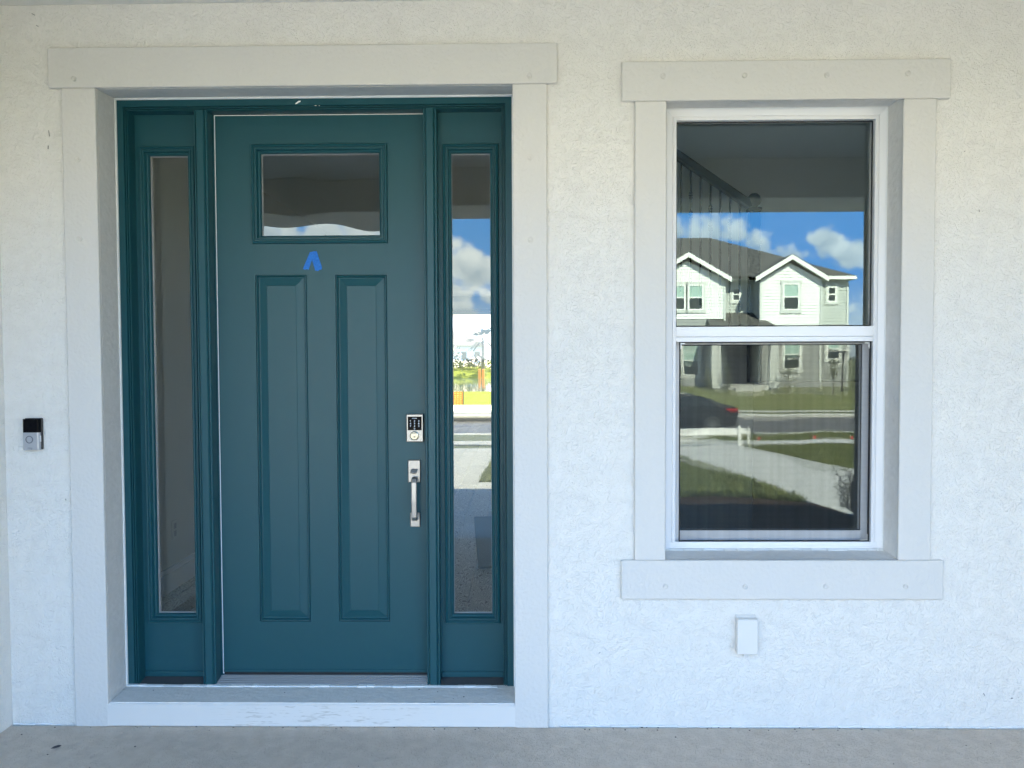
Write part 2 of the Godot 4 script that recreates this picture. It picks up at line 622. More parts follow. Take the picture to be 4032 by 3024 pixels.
# wood grain: long wavy rings along the plank
func grain_tex(seed_: int, tone: float) -> ImageTexture:
	var n := FastNoiseLite.new()
	n.seed = seed_
	n.frequency = 1.0
	n.fractal_octaves = 3
	var w := 64
	var h := 512
	var out := PackedByteArray()
	out.resize(w * h * 3)
	for y in h:
		for x in w:
			var u := x / float(w)
			var v := y / float(h)
			var f := n.get_noise_2d(u * 1.6, v * 5.0)
			var ring := 0.5 + 0.5 * sin((u * 5.0 + f * 7.0) * TAU * 0.9)
			var fine := n.get_noise_2d(u * 42.0, v * 26.0)
			var t: float = clampf(0.95 - 0.55 * pow(ring, 4.0) + 0.14 * fine, 0.2, 1.15) * tone
			var c := lin(0.46 * t * t, 0.435 * t * t, 0.39 * t * t)
			var o := (y * w + x) * 3
			out[o] = int(c.r * 255)
			out[o + 1] = int(c.g * 255)
			out[o + 2] = int(c.b * 255)
	return ImageTexture.create_from_image(Image.create_from_data(w, h, false, Image.FORMAT_RGB8, out))

# ---------------------------------------------------------------- ground and sky side
func make_setting() -> void:
	var st := mb()
	var zs := [-380.0, -112.0, -95.0, -86.0, -81.0, -60.0, -48.0, -46.0, -32.0, -24.0, -14.0, 3.0, 5.0, 9.0, 13.0, 18.0, 20.0, 24.0, 24.2, 33.0, 33.2, 36.5, 38.0, 39.5, 43.0, 46.0, 90.0, 420.0]
	strip(-400, 400, zs.slice(10), 0.0, st)
	struct("ground", st, mats.turf)
	st = mb()
	strip(-400, 400, zs.slice(0, 11), 0.0, st)
	struct("back_lawn", st, mats.lush_turf)
	# porch slab, one step of concrete
	st = mb()
	slab(st, -2.10, 3.2, -0.32, 0.0, 0.0, 2.75, 0.012)
	slab(st, -2.80, -2.101, -0.32, 0.0, 1.60, 2.75, 0.012)
	struct("porch_floor", st, mats.porch_concrete)
	# driveways, pavement, road and kerbs
	st = mb()
	strip(3.6, 6.15, [3.4, 5.0, 9.0, 13.0, 18.0, 20.0, 24.0], 0.035, st)
	for e in [3.6, 6.15]:
		for k in [[3.4, 5.0], [5.0, 18.0], [18.0, 20.0], [20.0, 24.0]]:
			var a := Vector3(e, ground_y(k[0]) + 0.035, k[0])
			var b := Vector3(e, ground_y(k[1]) + 0.035, k[1])
			quad(st, a, b, b - Vector3(0, 0.06, 0), a - Vector3(0, 0.06, 0))
	struct("driveway", st, mats.walk_concrete)
	st = mb()
	strip(-7.5, -0.72, [2.76, 3.0, 5.0, 9.0, 13.0, 17.2], 0.035, st)
	struct("driveway", st, mats.walk_concrete)
	st = mb()
	strip(-0.72, 0.35, [2.76, 3.0, 5.0, 8.4], 0.035, st)
	struct("path", st, mats.walk_concrete)
	st = mb()
	strip(-120, 3.6, [18.9, 20.0, 20.5], 0.03, st)
	strip(6.15, 120, [18.9, 20.0, 20.5], 0.03, st)
	struct("pavement", st, mats.walk_concrete)
	st = mb()
	strip(-120, 120, [34.4, 35.6], 0.03, st)
	struct("pavement", st, mats.walk_concrete)
	st = mb()
	strip(-160, 160, [24.2, 33.0], 0.006, st)
	struct("road", st, mats.asphalt)
	st = mb()
	slab(st, -160, 160, -1.42, -1.215, 23.8, 24.22, 0.02)
	struct("kerb", st, mats.walk_concrete)
	st = mb()
	slab(st, -160, 160, -1.42, -1.20, 32.95, 33.4, 0.02)
	struct("kerb", st, mats.walk_concrete)
	# planting bed below the window
	st = mb()
	var edge := []
	for i in 17:
		var x := 0.4 + i * 0.2
		edge.append([x, 6.95 - 0.08 * sin(i * 1.7) - 0.45 * pow(maxf(0.0, (x - 2.3)) / 1.3, 1.0) * (x - 2.3)])
	for i in edge.size() - 1:
		var x0: float = edge[i][0]
		var x1: float = edge[i + 1][0]
		var segs := 5
		for k in segs:
			var za: float = lerpf(2.76, edge[i][1], k / float(segs))
			var zb: float = lerpf(2.76, edge[i][1], (k + 1) / float(segs))
			var zc: float = lerpf(2.76, edge[i + 1][1], (k + 1) / float(segs))
			var zd: float = lerpf(2.76, edge[i + 1][1], k / float(segs))
			var hump := 0.05
			quad(st, Vector3(x0, ground_y(za) + hump, za), Vector3(x0, ground_y(zb) + hump * (0.1 if k == segs - 1 else 1.0), zb), Vector3(x1, ground_y(zc) + hump * (0.1 if k == segs - 1 else 1.0), zc), Vector3(x1, ground_y(zd) + hump, zd))
	struct("mulch_bed", st, mats.mulch, "stuff")

# ---------------------------------------------------------------- the house we face
func make_house_shell() -> void:
	var hs := thing("house_wall", "pale stucco front wall of the house around the teal door and the window", "wall")
	var st := mb()
	# front wall in pieces round the two openings
	var holes := [[-1.6826, -0.0404, 0.0, 2.5509], [0.5592, 1.4775, 0.678, 2.4797]]
	plate(st, -2.085, 4.7, -0.3, 3.3, 0.0, holes)
	plate(st, -2.085, 4.7, -0.3, 3.3, -0.28, [[-1.70, -0.04, -0.3, 2.567], [0.5592, 1.4775, 0.678, 2.4797]])
	slab(st, 4.6, 4.7, -0.3, 3.3, -0.279, -0.001)
	part("stucco", st, mats.stucco, hs)
	# garage wall at the left, square to the door wall
	st = mb()
	slab(st, -2.30, -2.085, -0.3, 3.04, -0.28, 1.62, 0.01)
	part("garage_wall", st, mats.stucco, hs)
	st = mb()
	slab(st, -9.0, -2.301, -0.3, 3.04, 1.46, 1.62)
	slab(st, -9.0, -8.8, -0.3, 3.04, -14.3, 1.45)
	slab(st, 4.5, 4.7, -0.3, 3.3, -14.3, -0.29)
	part("outer_wall", st, mats.stucco, hs)
	# projecting bay that closes the porch on the right
	st = mb()
	slab(st, 3.15, 4.7, -0.3, 3.04, 0.001, 2.66, 0.01)
	part("bay_wall", st, mats.stucco, hs)
	# porch beam
	st = mb()
	slab(st, -2.66, 3.149, 2.60, 2.88, 2.08, 2.62, 0.006)
	part("porch_beam", st, mats.stucco, hs)
	st = mb()
	slab(st, -2.64, -2.16, -0.02, 2.599, 2.10, 2.60, 0.01)
	part("porch_post", st, mats.stucco, hs)
	# upper floor with its eaves, and the low roof over the porch
	st = mb()
	slab(st, -8.9, 2.6, 3.32, 7.0, -13.5, 0.0)
	part("upper_wall", st, mats.stucco, hs)
	st = mb()
	slab(st, -9.4, 3.0, 7.01, 7.22, -14.0, 0.45)
	var a := Vector3(-9.4, 7.22, 0.45)
	var b := Vector3(3.0, 7.22, 0.45)
	var c := Vector3(3.0, 7.22, -14.0)
	var d := Vector3(-9.4, 7.22, -14.0)
	var p := Vector3(-4.5, 9.6, -6.8)
	var q := Vector3(-1.9, 9.6, -6.8)
	quad(st, a, b, q, p)
	quad(st, c, d, p, q)
	tri(st, b, c, q)
	tri(st, d, a, p)
	slab(st, -9.3, 4.75, 3.05, 3.12, 0.01, 2.68)
	slab(st, 2.61, 4.9, 3.31, 3.5, -14.4, 0.3)
	part("roof", st, mats.shingle, hs)
	# porch ceiling
	st = mb()
	slab(st, -2.66, 3.149, 2.881, 3.04, 1.63, 2.64)
	slab(st, -2.084, 3.149, 2.881, 3.04, 0.001, 1.629)
	struct("porch_ceiling", st, mats.ceiling_paint)
	# a bead of paint along the foot of the wall, uneven
	var rng := RandomNumberGenerator.new()
	rng.seed = 8
	st = mb()
	var x := -2.08
	while x < 2.4:
		var w := rng.randf_range(0.012, 0.05)
		if not (x > -1.9 and x < 0.14):
			box(st, Vector3(x, 0.0, 0.0), Vector3(x + w, rng.randf_range(0.003, 0.008), rng.randf_range(0.003, 0.010)), 0.0016)
		x += w
	part("paint_bead", st, mats.white_caulk, hs)

func cap(parent: Node, x: float, y: float, z: float) -> void:
	var st := mb()
	var xf := Transform3D(Basis(Vector3.RIGHT, PI / 2), Vector3(x, y, z))
	lathe(st, [[0.0001, -0.001], [0.0016, 0.0006], [0.0022, 0.0020], [0.0068, 0.0026], [0.0074, 0.0007], [0.0082, 0.0007], [0.0090, 0.0029], [0.0099, 0.0024], [0.0104, -0.001]], 14, xf)
	part("nail_cap", st, mats.band_plain, parent)

func make_door_surround() -> void:
	var t := thing("door_surround", "smooth grey painted banding with nail caps around the teal front door", "door trim")
	var st := mb()
	slab(st, -1.8676, 0.135, 2.5515, 2.7077, 0.0005, 0.019, 0.003)
	part("header_board", st, mats.band, t)
	st = mb()
	slab(st, -1.8177, -1.6826, 0.0, 2.551, 0.0005, 0.0165, 0.003)
	part("side_board", st, mats.band, t)
	st = mb()
	slab(st, -0.0404, 0.0931, 0.0, 2.551, 0.0005, 0.0165, 0.003)
	part("side_board", st, mats.band, t)
	# lining of the deep recess
	st = mb()
	slab(st, -1.74, -1.7005, 0.0, 2.60, -0.172, -0.004)
	quad(st, Vector3(-1.6828, 0.0, 0.0003), Vector3(-1.7, 0.0, -0.172), Vector3(-1.7, 2.571, -0.172), Vector3(-1.6828, 2.5508, 0.0003))
	part("reveal", st, mats.reveal, t)
	st = mb()
	slab(st, -0.0402, -0.002, 0.0, 2.5505, -0.172, 0.0003)
	part("reveal", st, mats.reveal, t)
	st = mb()
	slab(st, -1.725, -0.002, 2.5715, 2.60, -0.172, -0.004)
	quad(st, Vector3(-1.6828, 2.5508, 0.0003), Vector3(-1.7, 2.571, -0.172), Vector3(-0.0402, 2.571, -0.172), Vector3(-0.0402, 2.5508, 0.0003))
	part("reveal", st, mats.reveal, t)
	# step: painted front, worn grey top
	st = mb()
	slab(st, -1.70, -0.02, 0.0, 0.0925, -0.20, 0.0158, 0.005)
	part("step", st, step_paint(), t)
	st = mb()
	quad(st, Vector3(-1.6822, 0.0965, 0.006), Vector3(-0.0408, 0.0965, 0.006), Vector3(-0.0408, 0.0915, -0.20), Vector3(-1.6822, 0.0915, -0.20))
	quad(st, Vector3(-1.6822, 0.09, 0.008), Vector3(-0.0408, 0.09, 0.008), Vector3(-0.0408, 0.0965, 0.006), Vector3(-1.6822, 0.0965, 0.006))
	part("step_top", st, mats.reveal, t)
	for p in [[-1.7629, 2.5858, 0.019], [0.0268, 2.5795, 0.019], [-1.7554, 2.2717, 0.0165], [-1.7551, 1.961, 0.0165], [0.0276, 2.2647, 0.0165], [0.0284, 1.946, 0.0165]]:
		cap(t, p[0], p[1], p[2])

func step_paint() -> StandardMaterial3D:
	var m := mat("step_paint", Color.WHITE, 0.7)
	var w := 512
	var h := 128
	var n := FastNoiseLite.new()
	n.seed = 12
	n.frequency = 0.02
	var im := Image.create(w, h, false, Image.FORMAT_RGB8)
	for y in h:
		for x in w:
			var u := x / float(w)
			var f := n.get_noise_2d(x * 0.9, y * 2.2) * 0.6 + n.get_noise_2d(x * 4.0, y * 6.0) * 0.5
			var s: float = smoothstep(0.12, 0.42, f) * smoothstep(0.22, 0.38, u) * (1.0 - smoothstep(0.62, 0.85, u)) * 0.6
			im.set_pixel(x, y, lin(0.68, 0.66, 0.62).lerp(lin(0.40, 0.37, 0.32), s))
	m.albedo_texture = ImageTexture.create_from_image(im)
	return m

# moulding round glass: (inset, height above the panel)
func glass_mould(z: float) -> Array:
	var out := []
	for p in [[0.0, -0.002], [0.001, 0.004], [0.0035, 0.008], [0.008, 0.0095], [0.012, 0.007], [0.0135, 0.0035], [0.0165, 0.0035], [0.019, 0.006], [0.0235, 0.006], [0.026, 0.001], [0.0275, -0.004], [0.030, -0.0035], [0.034, -0.006], [0.037, -0.012], [0.0375, -0.022]]:
		out.append([p[0], z + p[1] * (1.5 if p[1] > 0.0 else 1.0)])
	return out

func make_entry_frame() -> void:
	var t := thing("door_frame", "teal front door frame with a tall glass sidelight on either side", "door frame")
	var st := mb()
	var x0 := -1.697
	var x1 := -0.0446
	var yb := 0.0905
	var yt := 2.5655
	sweep(st, x0, x1, yb, yt, [[0.0, -0.185], [0.0, -0.1655], [0.0015, -0.164], [0.0285, -0.164], [0.030, -0.167], [0.0312, -0.1755], [0.0338, -0.1755], [0.035, -0.167], [0.0378, -0.167], [0.039, -0.178], [0.041, -0.178], [0.0425, -0.170], [0.0448, -0.170], [0.046, -0.1765], [0.0465, -0.29]], false)
	part("casing", st, mats.teal_paint, t)
	# caulk line where the frame meets the recess
	st = mb()
	slab(st, x0 - 0.003, x0 + 0.0035, yb, yt + 0.004, -0.168, -0.155, 0.0015)
	slab(st, x0, x1, yt - 0.003, yt + 0.005, -0.1685, -0.1555, 0.0015)
	slab(st, x1 - 0.002, x1 + 0.004, yb, yt, -0.166, -0.160, 0.001)
	var rng := RandomNumberGenerator.new()
	rng.seed = 3
	var cx := x0
	while cx < x1 - 0.08:
		var w := rng.randf_range(0.02, 0.08)
		box(st, Vector3(cx, 0.092, -0.1655), Vector3(cx + w, 0.0955 + rng.randf_range(0, 0.004), -0.150 + rng.randf_range(0, 0.006)), 0.002)
		cx += w
	part("caulk", st, mats.white_caulk, t)
	# mullions
	for m in [[-1.375, -1.319], [-0.4153, -0.3596]]:
		st = mb()
		var w: float = m[1] - m[0]
		var prof := [[0.0, -0.245], [0.0, -0.1745], [0.002, -0.1715], [0.006, -0.1715], [0.0075, -0.175], [0.009, -0.175], [0.0105, -0.1695], [0.013, -0.166], [0.0145, -0.164], [w - 0.0145, -0.164], [w - 0.013, -0.166], [w - 0.0105, -0.1695], [w - 0.009, -0.175], [w - 0.0075, -0.175], [w - 0.006, -0.1715], [w - 0.002, -0.1715], [w, -0.1745], [w, -0.245]]
		for i in prof.size() - 1:
			var a: float = m[0] + prof[i][0]
			var b: float = m[0] + prof[i + 1][0]
			quad(st, Vector3(a, yb, prof[i][1]), Vector3(b, yb, prof[i + 1][1]), Vector3(b, 2.521, prof[i + 1][1]), Vector3(a, 2.521, prof[i][1]))
		part("mullion", st, mats.teal_paint, t)
	# sidelights
	for sx in [[-1.6505, -1.3755], [-0.3592, -0.0911]]:
		var mx := [sx[0] + 0.0185, sx[0] + 0.2575] if sx[0] < -1 else [-0.3418, -0.103]
		var s := mb()
		plate(s, sx[0] - 0.001, sx[1] + 0.001, 0.1302, 2.52, -0.225, [[mx[0] + 0.01, mx[1] - 0.01, 0.351, 2.378]])
		slab(s, sx[0], sx[1], 0.1065, 0.1302, -0.26, -0.2185, 0.002)
		var side := part("sidelight", s, mats.teal_paint, t)
		s = mb()
		sweep(s, mx[0], mx[1], 0.341, 2.3882, glass_mould(-0.225))
		part("moulding", s, mats.teal_paint, side)
		s = mb()
		sweep(s, mx[0] + 0.034, mx[1] - 0.034, 0.375, 2.354, [[0.0, -0.2485], [0.0, -0.246], [0.0042, -0.246], [0.0045, -0.262]])
		part("glazing_bead", s, mats.bead_grey, side)
		s = mb()
		slab(s, mx[0] + 0.032, mx[1] - 0.032, 0.373, 2.356, -0.2502, -0.2498)
		quadpane("pane", mx[0] + 0.032, mx[1] - 0.032, 0.373, 2.356, -0.250, mats.pane_door, side)
	# sill under the sidelights and door
	st = mb()
	quad(st, Vector3(-1.650, 0.094, -0.172), Vector3(-1.3755, 0.094, -0.172), Vector3(-1.3755, 0.1068, -0.232), Vector3(-1.650, 0.1068, -0.232))
	quad(st, Vector3(-1.650, 0.090, -0.172), Vector3(-1.3755, 0.090, -0.172), Vector3(-1.3755, 0.094, -0.172), Vector3(-1.650, 0.094, -0.172))
	quad(st, Vector3(-0.359, 0.094, -0.172), Vector3(-0.091, 0.094, -0.172), Vector3(-0.091, 0.1068, -0.232), Vector3(-0.359, 0.1068, -0.232))
	quad(st, Vector3(-0.359, 0.090, -0.172), Vector3(-0.091, 0.090, -0.172), Vector3(-0.091, 0.094, -0.172), Vector3(-0.359, 0.094, -0.172))
	part("sill", st, mats.dark_sill, t)
	# ribbed metal threshold
	st = mb()
	for i in 5:
		var za := -0.172 - i * 0.0128
		var ya := 0.0925 + i * 0.003
		slab(st, -1.319, -0.4153, ya, ya + 0.0065, za - 0.0072, za, 0.001)
	slab(st, -1.319, -0.4153, 0.0905, 0.0955, -0.24, -0.1725)
	slab(st, -1.319, -0.4153, 0.0925, 0.110, -0.34, -0.24)
	part("threshold", st, mats.threshold_metal, t)
	# white weatherstrip showing along the hinge side and the head
	st = mb()
	slab(st, -1.3112, -1.3066, 0.118, 2.5175, -0.236, -0.2272)
	slab(st, -1.3065, -0.4165, 2.5137, 2.5175, -0.236, -0.2272)
	part("weatherstrip", st, mats.white_plastic, t)
	st = mb()
	slab(st, -1.3188, -1.3113, 0.095, 2.5195, -0.240, -0.2274)
	part("stop", st, mats.teal_paint, t)
	# bare spots where the paint has come off the head
	st = mb()
	var c := Vector3(-0.934, 2.5475, -0.1636)
	var ring := []
	for p in [[-0.012, -0.008], [-0.003, -0.006], [0.004, -0.001], [0.010, 0.001], [0.012, 0.007], [0.002, 0.006], [-0.004, 0.001], [-0.009, -0.002]]:
		ring.append(c + Vector3(p[0], p[1], 0))
	for i in ring.size():
		tri(st, c, ring[i], ring[(i + 1) % ring.size()])
	for p in [[-0.86, 2.5335, 0.004], [-0.845, 2.533, 0.0025]]:
		quad(st, Vector3(p[0] - p[2], p[1] - 0.0015, -0.1636), Vector3(p[0] + p[2], p[1] - 0.001, -0.1636), Vector3(p[0] + p[2] * 0.6, p[1] + 0.002, -0.1636), Vector3(p[0] - p[2] * 0.7, p[1] + 0.001, -0.1636))
	part("paint_chip", st, mats.white_caulk, t)

func quadpane(called: String, x0: float, x1: float, y0: float, y1: float, z: float, m: Material, parent: Node, wave := 0.0, tilt := 0.0) -> MeshInstance3D:
	var st := mb()
	if wave == 0.0:
		quad(st, Vector3(x0, y0, z), Vector3(x1, y0, z), Vector3(x1, y1, z), Vector3(x0, y1, z))
		return part(called, st, m, parent)
	# glass that is not quite flat
	var wn := FastNoiseLite.new()
	wn.seed = 6
	wn.frequency = 2.6
	wn.fractal_type = FastNoiseLite.FRACTAL_NONE
	var nx := 30
	var ny := 24
	var f := func(x: float, y: float) -> Vector3:
		return Vector3(x, y, z - (y - y0) * tilt + wave * wn.get_noise_2d(x, y))
	for i in nx:
		for j in ny:
			for k in [[0, 0], [1, 1], [1, 0], [0, 0], [0, 1], [1, 1]]:
				var x: float = lerpf(x0, x1, (i + k[0]) / float(nx))
				var y: float = lerpf(y0, y1, (j + k[1]) / float(ny))
				var e := 0.001
				var p: Vector3 = f.call(x, y)
				var px: Vector3 = f.call(x + e, y)
				var py: Vector3 = f.call(x, y + e)
				st.set_normal((px - p).cross(py - p).normalized())
				st.set_uv(Vector2(x, y))
				st.add_vertex(p)
	return part(called, st, m, parent)

func make_door() -> void:
	var t := thing("front_door", "teal panelled front door with one small window and nickel locks", "door")
	var z := -0.225
	var lite := [-1.1546, -0.5745, 1.972, 2.3937]
	var pl := [-1.145, -0.9235, 0.3465, 1.8445]
	var pr := [-0.802, -0.5805, 0.3475, 1.8415]
	var holes := [[lite[0] + 0.01, lite[1] - 0.01, lite[2] + 0.01, lite[3] - 0.01], pl, pr]
	# faint joint lines between stiles and rails
	for h in [[-1.1456, -1.1448, 1.8445, 1.9715], [-0.5822, -0.5814, 1.8415, 1.9715], [-0.9235, -0.802, 1.8436, 1.8443]]:
		holes.append(h)
	var st := mb()
	plate(st, -1.3065, -0.417, 0.1255, 2.5135, z, holes)
	plate(st, -1.3065, -0.417, 0.1255, 2.5135, z - 0.044, [[-1.12, -0.61, 2.005, 2.36]])
	quad(st, Vector3(-1.3065, 0.1255, z - 0.044), Vector3(-1.3065, 0.1255, z), Vector3(-1.3065, 2.5135, z), Vector3(-1.3065, 2.5135, z - 0.044))
	quad(st, Vector3(-1.3065, 0.1255, z - 0.044), Vector3(-0.417, 0.1255, z - 0.044), Vector3(-0.417, 0.1255, z), Vector3(-1.3065, 0.1255, z))
	plate(st, -1.15, -0.575, 1.84, 1.974, z - 0.0012, [])
	slab(st, -1.3065, -0.417, 0.1255, 0.138, z, z + 0.0035, 0.0015)
	part("slab", st, mats.teal_paint, t)
	for p in [pl, pr]:
		st = mb()
		var prof := []
		for k in [[0.0, 0.0], [0.0012, -0.0065], [0.003, -0.007], [0.0055, -0.0030], [0.0085, -0.0015], [0.0105, -0.005], [0.0115, -0.0105], [0.0145, -0.0125], [0.0165, -0.0125], [0.020, -0.0115], [0.0475, -0.0035], [0.0485, -0.0015], [0.0500, -0.0008]]:
			prof.append([k[0], z + k[1]])
		sweep(st, p[0], p[1], p[2], p[3], prof)
		quad(st, Vector3(p[0] + 0.05, p[2] + 0.05, z - 0.0008), Vector3(p[1] - 0.05, p[2] + 0.05, z - 0.0008), Vector3(p[1] - 0.05, p[3] - 0.05, z - 0.0008), Vector3(p[0] + 0.05, p[3] - 0.05, z - 0.0008))
		part("raised_panel", st, mats.teal_paint, t)
	st = mb()
	sweep(st, lite[0], lite[1], lite[2], lite[3], glass_mould(z))
	part("glass_moulding", st, mats.teal_paint, t)
	st = mb()
	sweep(st, lite[0] + 0.034, lite[1] - 0.034, lite[2] + 0.031, lite[3] - 0.034, [[0.0, -0.2485], [0.0, -0.246], [0.0038, -0.246], [0.0042, -0.262]])
	part("glazing_bead", st, mats.bead_grey, t)
	quadpane("pane", lite[0] + 0.03, lite[1] - 0.03, lite[2] + 0.03, lite[3] - 0.03, -0.250, mats.pane_door, t, 0.0008, 0.0120)
	# rubber sweep
	st = mb()
	slab(st, -1.3065, -0.417, 0.1125, 0.1253, -0.262, -0.231)
	part("door_sweep", st, mats.gasket_black, t)
	# keypad deadbolt
	var lz := z + 0.024
	var k := mb()
	slab(k, -0.5005, -0.4275, 1.1275, 1.2465, z + 0.0005, lz, 0.003)
	var lock := part("keypad_lock", k, mats.satin_nickel, t)
	k = mb()
	slab(k, -0.4935, -0.4345, 1.1775, 1.236, lz - 0.001, lz + 0.0018, 0.0018)
	part("keypad", k, mats.black_glass, lock)
	k = mb()
	var lc := Vector3(-0.4655, 1.1545, lz)
	var xf := Transform3D(Basis(Vector3.RIGHT, PI / 2), lc)
	lathe(k, [[0.0193, -0.002], [0.0193, 0.006], [0.018, 0.009], [0.0155, 0.010], [0.0148, 0.0085], [0.0085, 0.0085]], 32, xf)
	lathe(k, [[0.0085, 0.0085], [0.0083, 0.0095], [0.0001, 0.0098]], 24, xf)
	part("cylinder", k, mats.cylinder_brass, lock)
	k = mb()
	slab(k, lc.x - 0.0014, lc.x + 0.0014, lc.y - 0.0065, lc.y + 0.0005, lz + 0.0090, lz + 0.0102, 0.0004)
	tube(k, [Vector3(lc.x, lc.y + 0.001, lz + 0.009), Vector3(lc.x, lc.y + 0.001, lz + 0.0103)], [0.0026, 0.0022], 10)
	part("keyhole", k, mats.gasket_black, lock)
	var nx := [-0.4818, -0.4643, -0.4465]
	var ny := [1.2172, 1.2064, 1.1955, 1.1845]
	for i in 9:
		text("digit", str(i + 1), 0.0076, Vector3(nx[i % 3], ny[i / 3], lz + 0.0022), mats.pale_print, lock, true)
	text("digit", "0", 0.0076, Vector3(nx[1], ny[3], lz + 0.0022), mats.pale_print, lock, true)
	text("lettering", "SCHLAGE", 0.0036, Vector3(-0.4645, 1.2285, lz + 0.0022), mats.pale_print, lock, true)
	text("lettering", "SCHLAGE", 0.0032, Vector3(lc.x, lc.y + 0.0112, lz + 0.0104), mats.grey_print, lock, true, 0.0003)
	# thumb latch and grip
	k = mb()
	slab(k, -0.4975, -0.4425, 0.9515, 1.0495, z + 0.0005, z + 0.010, 0.0035)
	var hs := part("handle_set", k, mats.satin_nickel, t)
	k = mb()
	slab(k, -0.4895, -0.4460, 0.760, 0.8225, z + 0.0005, z + 0.009, 0.003)
	part("lower_plate", k, mats.satin_nickel, hs)
	k = mb()
	# bar with arms curving back into both plates
	var bar := [[Vector3(-0.4655, 0.9715, z + 0.008), 0.0095], [Vector3(-0.4655, 0.9715, z + 0.030), 0.0095], [Vector3(-0.4655, 0.9675, z + 0.043), 0.0098], [Vector3(-0.4655, 0.958, z + 0.049), 0.0098], [Vector3(-0.4655, 0.88, z + 0.052), 0.0098], [Vector3(-0.4655, 0.812, z + 0.049), 0.0098], [Vector3(-0.4655, 0.8025, z + 0.043), 0.0098], [Vector3(-0.4655, 0.7985, z + 0.030), 0.0095], [Vector3(-0.4655, 0.7985, z + 0.008), 0.0095]]
	for i in bar.size() - 1:
		var p: Vector3 = bar[i][0]
		var q: Vector3 = bar[i + 1][0]
		var dirs := []
		for e in [i, i + 1]:
			var dd: Vector3 = (bar[mini(e + 1, bar.size() - 1)][0] - bar[maxi(e - 1, 0)][0]).normalized()
			dirs.append(Vector3.RIGHT.cross(dd).normalized())
		var ring := []
		for e in [[p, dirs[0], bar[i][1]], [q, dirs[1], bar[i + 1][1]]]:
			var r := []
			for c in [[-1, -0.7], [-0.75, -1], [0.75, -1], [1, -0.7], [1, 0.7], [0.75, 1], [-0.75, 1], [-1, 0.7]]:
				r.append(e[0] + Vector3.RIGHT * (c[0] * e[2] * 1.15) + e[1] * (c[1] * e[2] * 0.75))
			ring.append(r)
		for c in 8:
			var d := (c + 1) % 8
			quad(k, ring[0][c], ring[0][d], ring[1][d], ring[1][c])
	part("grip", k, mats.satin_nickel, hs)
	k = mb()
	slab(k, -0.477, -0.463, 0.990, 1.004, z + 0.010, z + 0.016, 0.001)
	part("latch_slot", k, mats.gasket_black, hs)
	k = mb()
	box(k, Vector3(-0.0135, -0.003, 0.0), Vector3(0.0135, 0.004, 0.040), 0.0025, Transform3D(Basis(Vector3.RIGHT, deg_to_rad(14)), Vector3(-0.4690, 1.0085, z + 0.010)))
	part("thumb_latch", k, mats.satin_nickel, hs)
	# two strips of painter's tape, leaning together like a roof
	for s in [["left", [[-0.9085, 1.9375], [-0.8935, 1.9385], [-0.8945, 1.919], [-0.9155, 1.8615], [-0.922, 1.8655], [-0.930, 1.8625], [-0.9395, 1.8655]]], ["right", [[-0.8965, 1.9395], [-0.8795, 1.9405], [-0.8575, 1.8725], [-0.8595, 1.8625], [-0.868, 1.8615], [-0.8745, 1.8565], [-0.8865, 1.8585], [-0.9005, 1.9075]]]]:
		var ts := mb()
		var pts: Array = s[1]
		var zt := z + (0.0012 if s[0] == "left" else 0.0024)
		var ctr := Vector3.ZERO
		for p in pts:
			ctr += Vector3(p[0], p[1], zt + 0.0008)
		ctr /= pts.size()
		for i in pts.size():
			var a: Array = pts[i]
			var b: Array = pts[(i + 1) % pts.size()]
			tri(ts, ctr, Vector3(b[0], b[1], zt), Vector3(a[0], a[1], zt))
			quad(ts, Vector3(a[0], a[1], zt - 0.0011), Vector3(b[0], b[1], zt - 0.0011), Vector3(b[0], b[1], zt), Vector3(a[0], a[1], zt))
		var o := obj("painters_tape", ts, mats.blue_tape)
		tag(o, "%s strip of torn blue tape stuck under the door's small window" % s[0], "tape", "blue tape strips on the door")

func make_window_surround() -> void:
	var t := thing("window_surround", "smooth grey painted banding with nail caps around the sash window", "window trim")
	var st := mb()
	slab(st, 0.3851, 1.6549, 2.480, 2.632, 0.0005, 0.019, 0.003)
	part("header_board", st, mats.band, t)
	st = mb()
	slab(st, 0.3847, 1.6529, 0.5221, 0.6778, 0.0005, 0.019, 0.003)
	part("sill_board", st, mats.band, t)
	st = mb()
	slab(st, 0.4376, 0.5592, 0.6783, 2.4795, 0.0005, 0.0165, 0.003)
	part("side_board", st, mats.band, t)
	st = mb()
	slab(st, 1.4753, 1.6019, 0.6783, 2.4795, 0.0005, 0.0165, 0.003)
	part("side_board", st, mats.band, t)
	for r in [[0.52, 0.559, 0.6, 2.52], [1.4805, 1.52, 0.6, 2.52], [0.559, 1.4805, 2.4945, 2.54]]:
		st = mb()
		slab(st, r[0], r[1], r[2], r[3], -0.17, 0.0)
		part("reveal", st, mats.reveal, t)
	st = mb()
	quad(st, Vector3(0.559, 0.679, 0.0), Vector3(1.4805, 0.679, 0.0), Vector3(1.4805, 0.688, -0.17), Vector3(0.559, 0.688, -0.17))
	part("reveal", st, mats.reveal, t)
	for p in [[0.5449, 2.5745], [0.8603, 2.5733], [1.1763, 2.572], [1.4878, 2.5743], [0.5591, 0.5746], [0.874, 0.573], [1.1915, 0.575], [1.5044, 0.5752]]:
		cap(t, p[0], p[1], 0.019)

